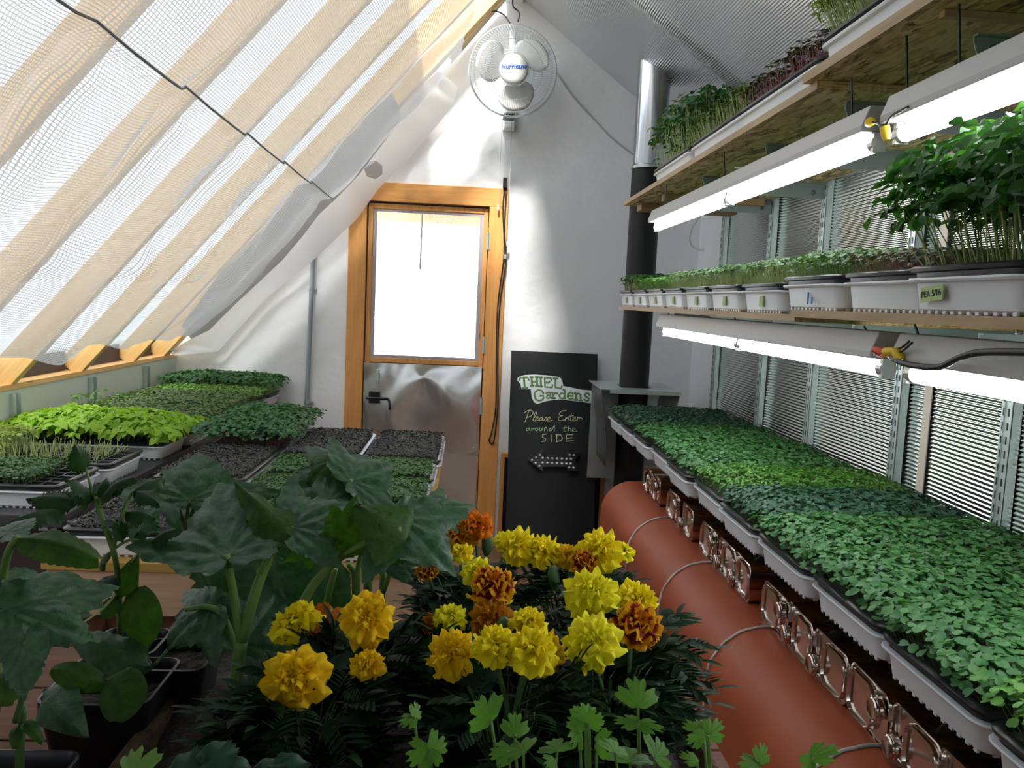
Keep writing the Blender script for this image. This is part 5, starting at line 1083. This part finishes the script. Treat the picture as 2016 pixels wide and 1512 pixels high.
def marigold(parent, c, r, nrm_, kind, layers=None):
    nrm_ = norm(np.array(nrm_, float)); a = np.cross(nrm_, (.3, .2, .9)); a /= np.linalg.norm(a); b = np.cross(nrm_, a); V = []; Q = []; AT = []; nu, nv = 6, 9; off = 0
    lay = layers or [(8, 1.0, .54, -14, .24), (8, .86, .42, 16, .24), (9, .66, .30, 42, .17), (13, .48, .16, 60, .10), (14, .30, .09, 78, .05)]
    for li, (n, l, w_, el, rf) in enumerate(lay):
        ph0 = random.random()*6
        for k in range(n):
            az = 2*PI*k/n+ph0+random.uniform(-.16, .16); L = r*l*random.uniform(.84, 1.1); wd = r*w_*random.uniform(.85, 1.15); e0 = math.radians(el+random.uniform(-16, 16)); ph = random.random()*6; tw = random.uniform(-.3, .3)
            rad = math.cos(az)*a+math.sin(az)*b; tan = np.cross(nrm_, rad); h0 = r*.03*li
            for i in range(nu):
                t = i/(nu-1); ee = e0+.5*(1-t)*.6-.45*t*t
                pos = c+nrm_*h0+L*t*(math.cos((e0+ee)/2)*rad+math.sin((e0+ee)/2)*nrm_); up = -math.sin(ee)*rad+math.cos(ee)*nrm_
                hw = wd*(.16+.84*math.sin(PI/2*min(1, t*1.35))**1.1)*(1 if t < .9 else .86)
                for j in range(nv):
                    s = j/(nv-1)*2-1; sc = t*t*rf*r
                    edge = (.055*math.cos(s*PI*2.5+ph)-.08*s*s)*L*(t**3)
                    V.append(pos+tan*(hw*s)+up*(sc*math.sin(s*5+ph)+.10*r*abs(s)*t*(.5+tw))+(math.cos(ee)*rad+math.sin(ee)*nrm_)*edge); AT.append(min(1, t) if li < 3 or kind != 'bicol' else .3*t+.05)
            Q += [(off+i*nv+j, off+i*nv+j+1, off+(i+1)*nv+j+1, off+(i+1)*nv+j) for i in range(nu-1) for j in range(nv-1)]; off += nu*nv
    o = quadmesh('flower', [(np.array(V)-np.array(root_of(parent).location), np.array(Q), 0)], [PM[kind]], parent)
    at = o.data.attributes.new('along', 'FLOAT', 'POINT'); at.data.foreach_set('value', np.array(AT, np.float32))
    mb = MB().lathe([(.003, -r*.85), (r*.20, -r*.5), (r*.26, -r*.18), (r*.22, 0)], c, nrm_, 10); obj('calyx', mb, M['stemd'], o, smooth=True); return o
FL = [(580,1335,128,.78,'gold',(-.1,-.75,.6)),(582,1222,96,.90,'yellow',(-.35,-.1,.9)),(722,1216,108,.86,'gold',(.05,-.7,.65)),(725,1308,72,.82,'gold',(0,-.25,.9)),
 (888,1285,100,.82,'gold',(-.25,-.6,.7)),(976,1268,90,.79,'yellow',(-.05,-.35,.9)),(1048,1278,104,.78,'yellow',(.05,-.45,.85)),(1072,1288,96,.84,'gold',(.25,-.4,.8)),
 (1170,1262,114,.82,'lemon',(.0,-.75,.6)),(1256,1228,100,.87,'bicol',(.2,-.5,.8)),(1166,1166,106,.93,'lemon',(.05,-.5,.8)),(1256,1180,86,.97,'yellow',(.2,-.4,.85)),
 (970,1150,86,.95,'bicol',(0,-.35,.9)),(962,1190,90,1.02,'yellow',(0,-.6,.6)),(968,1214,86,.92,'brown',(-.05,-.4,.9)),(1042,1224,76,.88,'yellow',(.1,-.05,.95)),
 (888,1214,66,.92,'lemon',(.05,-.05,.95)),(853,1232,58,.95,'brown',(-.5,-.4,.7)),(940,1124,66,1.02,'lemon',(0,-.3,.9)),(910,1088,46,1.06,'yellow',(.1,-.2,.95)),
 (905,1052,76,1.14,'brown',(-.1,-.35,.9)),(940,1032,62,1.14,'orange',(.1,-.4,.9)),(1020,1074,78,1.16,'yellow',(-.05,-.45,.85)),(1074,1086,74,1.15,'yellow',(.05,-.4,.9)),
 (1118,1092,54,1.14,'gold',(.0,-.4,.9)),(1182,1082,92,1.12,'yellow',(.05,-.5,.8)),(1228,1084,46,1.15,'lemon',(.4,-.2,.85)),(1150,1104,58,1.10,'bicol',(-.1,-.6,.7)),
 (992,1062,44,1.2,'lemon',(-.2,-.3,.9)),(842,1120,46,1.06,'bicol',(-.1,-.5,.7)),(1280,1255,44,.93,'bicol',(.4,-.2,.8))]
MC = [(595,.80,'front left, with the biggest golden flower'),(700,.88,'left middle, with one large golden pompon and an orange bud'),(900,.94,'in the middle, with brown and lemon flowers'),(1010,.80,'front middle, with a tight row of golden flowers'),(1190,.86,'right, with pale lemon flowers'),(1240,.95,'far right, by the tank, with a red and gold flower'),(920,1.12,'back left, with an orange flower before the door casing'),(1120,1.13,'back right, with a row of yellow flowers before the black sign')]
MP = []
for px, Y, lab in MC:
    c = PY(px, 1400, Y); c[2] = .98; MP.append(thing('marigold_plant', 'marigold plant '+lab, 'flowering plant', c))
def nearest(px, Y): return min(range(len(MC)), key=lambda k: ((MC[k][0]-px)*Y/FPX)**2+(MC[k][1]-Y)**2)
for px, py, wpx, Y, kind, nn in FL:
    par = MP[nearest(px, Y)]; c = PY(px, py, Y); r = wpx*Y/FPX/2*1.08
    small = wpx < 74 and kind in ('gold', 'brown')
    marigold(par, c, r, nn, kind)
    b0 = np.array(par.location)+np.array([random.uniform(-.03, .03), random.uniform(-.03, .03), 0]); n_ = norm(np.array(nn, float))
    obj('stem', MB().tube(smooth_path([b0, (b0+c)/2+np.array([0, .0, .0])-n_*.01, c-n_*r*.8], 5), [.0028]*10+[.0022], 6), M['stemd'], par, smooth=True)
o = MP[1]; c = PY(638, 1238, .93)
marigold(o, c, .026, (-.2, -.2, .9), 'orange', [(6, 1.2, .34, 58, .05), (4, .9, .3, 8, .08)])
for k, (px, py, Y) in enumerate(((960,1065,1.15),(1090,1130,1.1),(990,1235,.9))):
    par = MP[nearest(px, Y)]; c = PY(px, py, Y); obj('bud', MB().lathe([(.003, -.022), (.008, -.012), (.009, .0), (.006, .010), (.001, .013)], c, (random.uniform(-.2,.2), 0, 1), 10), M['stemd'], par, smooth=True)
    obj('stem', MB().tube([np.array(par.location), c-np.array([0, 0, .02])], .0022, 6), M['stemd'], par, smooth=True)
for k, par in enumerate(MP):
    c0 = np.array(par.location); N = 85; parts = []
    th = RNG.random(N)*2*PI; rad = .062*np.sqrt(RNG.random(N)); z = .02+.105*RNG.random(N)**.8
    org = np.stack([c0[0]+rad*np.cos(th)*.8, c0[1]+rad*np.sin(th)*.8, c0[2]+z], 1)
    d = norm(np.stack([np.cos(th)+.5*RNG.normal(size=N), np.sin(th)+.5*RNG.normal(size=N), .25+.5*RNG.random(N)], 1)); up = norm(np.stack([-.3*np.cos(th), -.3*np.sin(th), np.ones(N)], 1)); sd = norm(np.cross(up, d)); up = np.cross(d, sd)
    Ls = .042+.028*RNG.random(N)
    for q in range(6):
        t = .25+.7*q/6; p = org+d*(Ls*t)[:, None]-np.array([0, 0, 1.])*(Ls*t*t*.35)[:, None]
        for s in (-1, 1): parts.append(place(T_NARR, p, d*.75+sd*s, up+.2*RNG.normal(size=(N, 3)), .027*(1-.35*abs(t-.5)), 1.1)+(0,))
    parts.append(place(T_NARR, org+d*Ls[:, None]-np.array([0, 0, .35])*Ls[:, None], d, up, .027, 1.1)+(0,))
    parts.append(stems(org, org+d*Ls[:, None]-np.array([0, 0, .35])*Ls[:, None], .0009)+(1,))
    b0 = np.tile(c0, (N, 1)); parts.append(stems(b0, org, .0016)+(1,))
    parts = [(V-c0, Q, mi) for V, Q, mi in parts]
    f = quadmesh('foliage', parts, [LM['mar'], M['stemd']], par); f['kind'] = 'stuff'
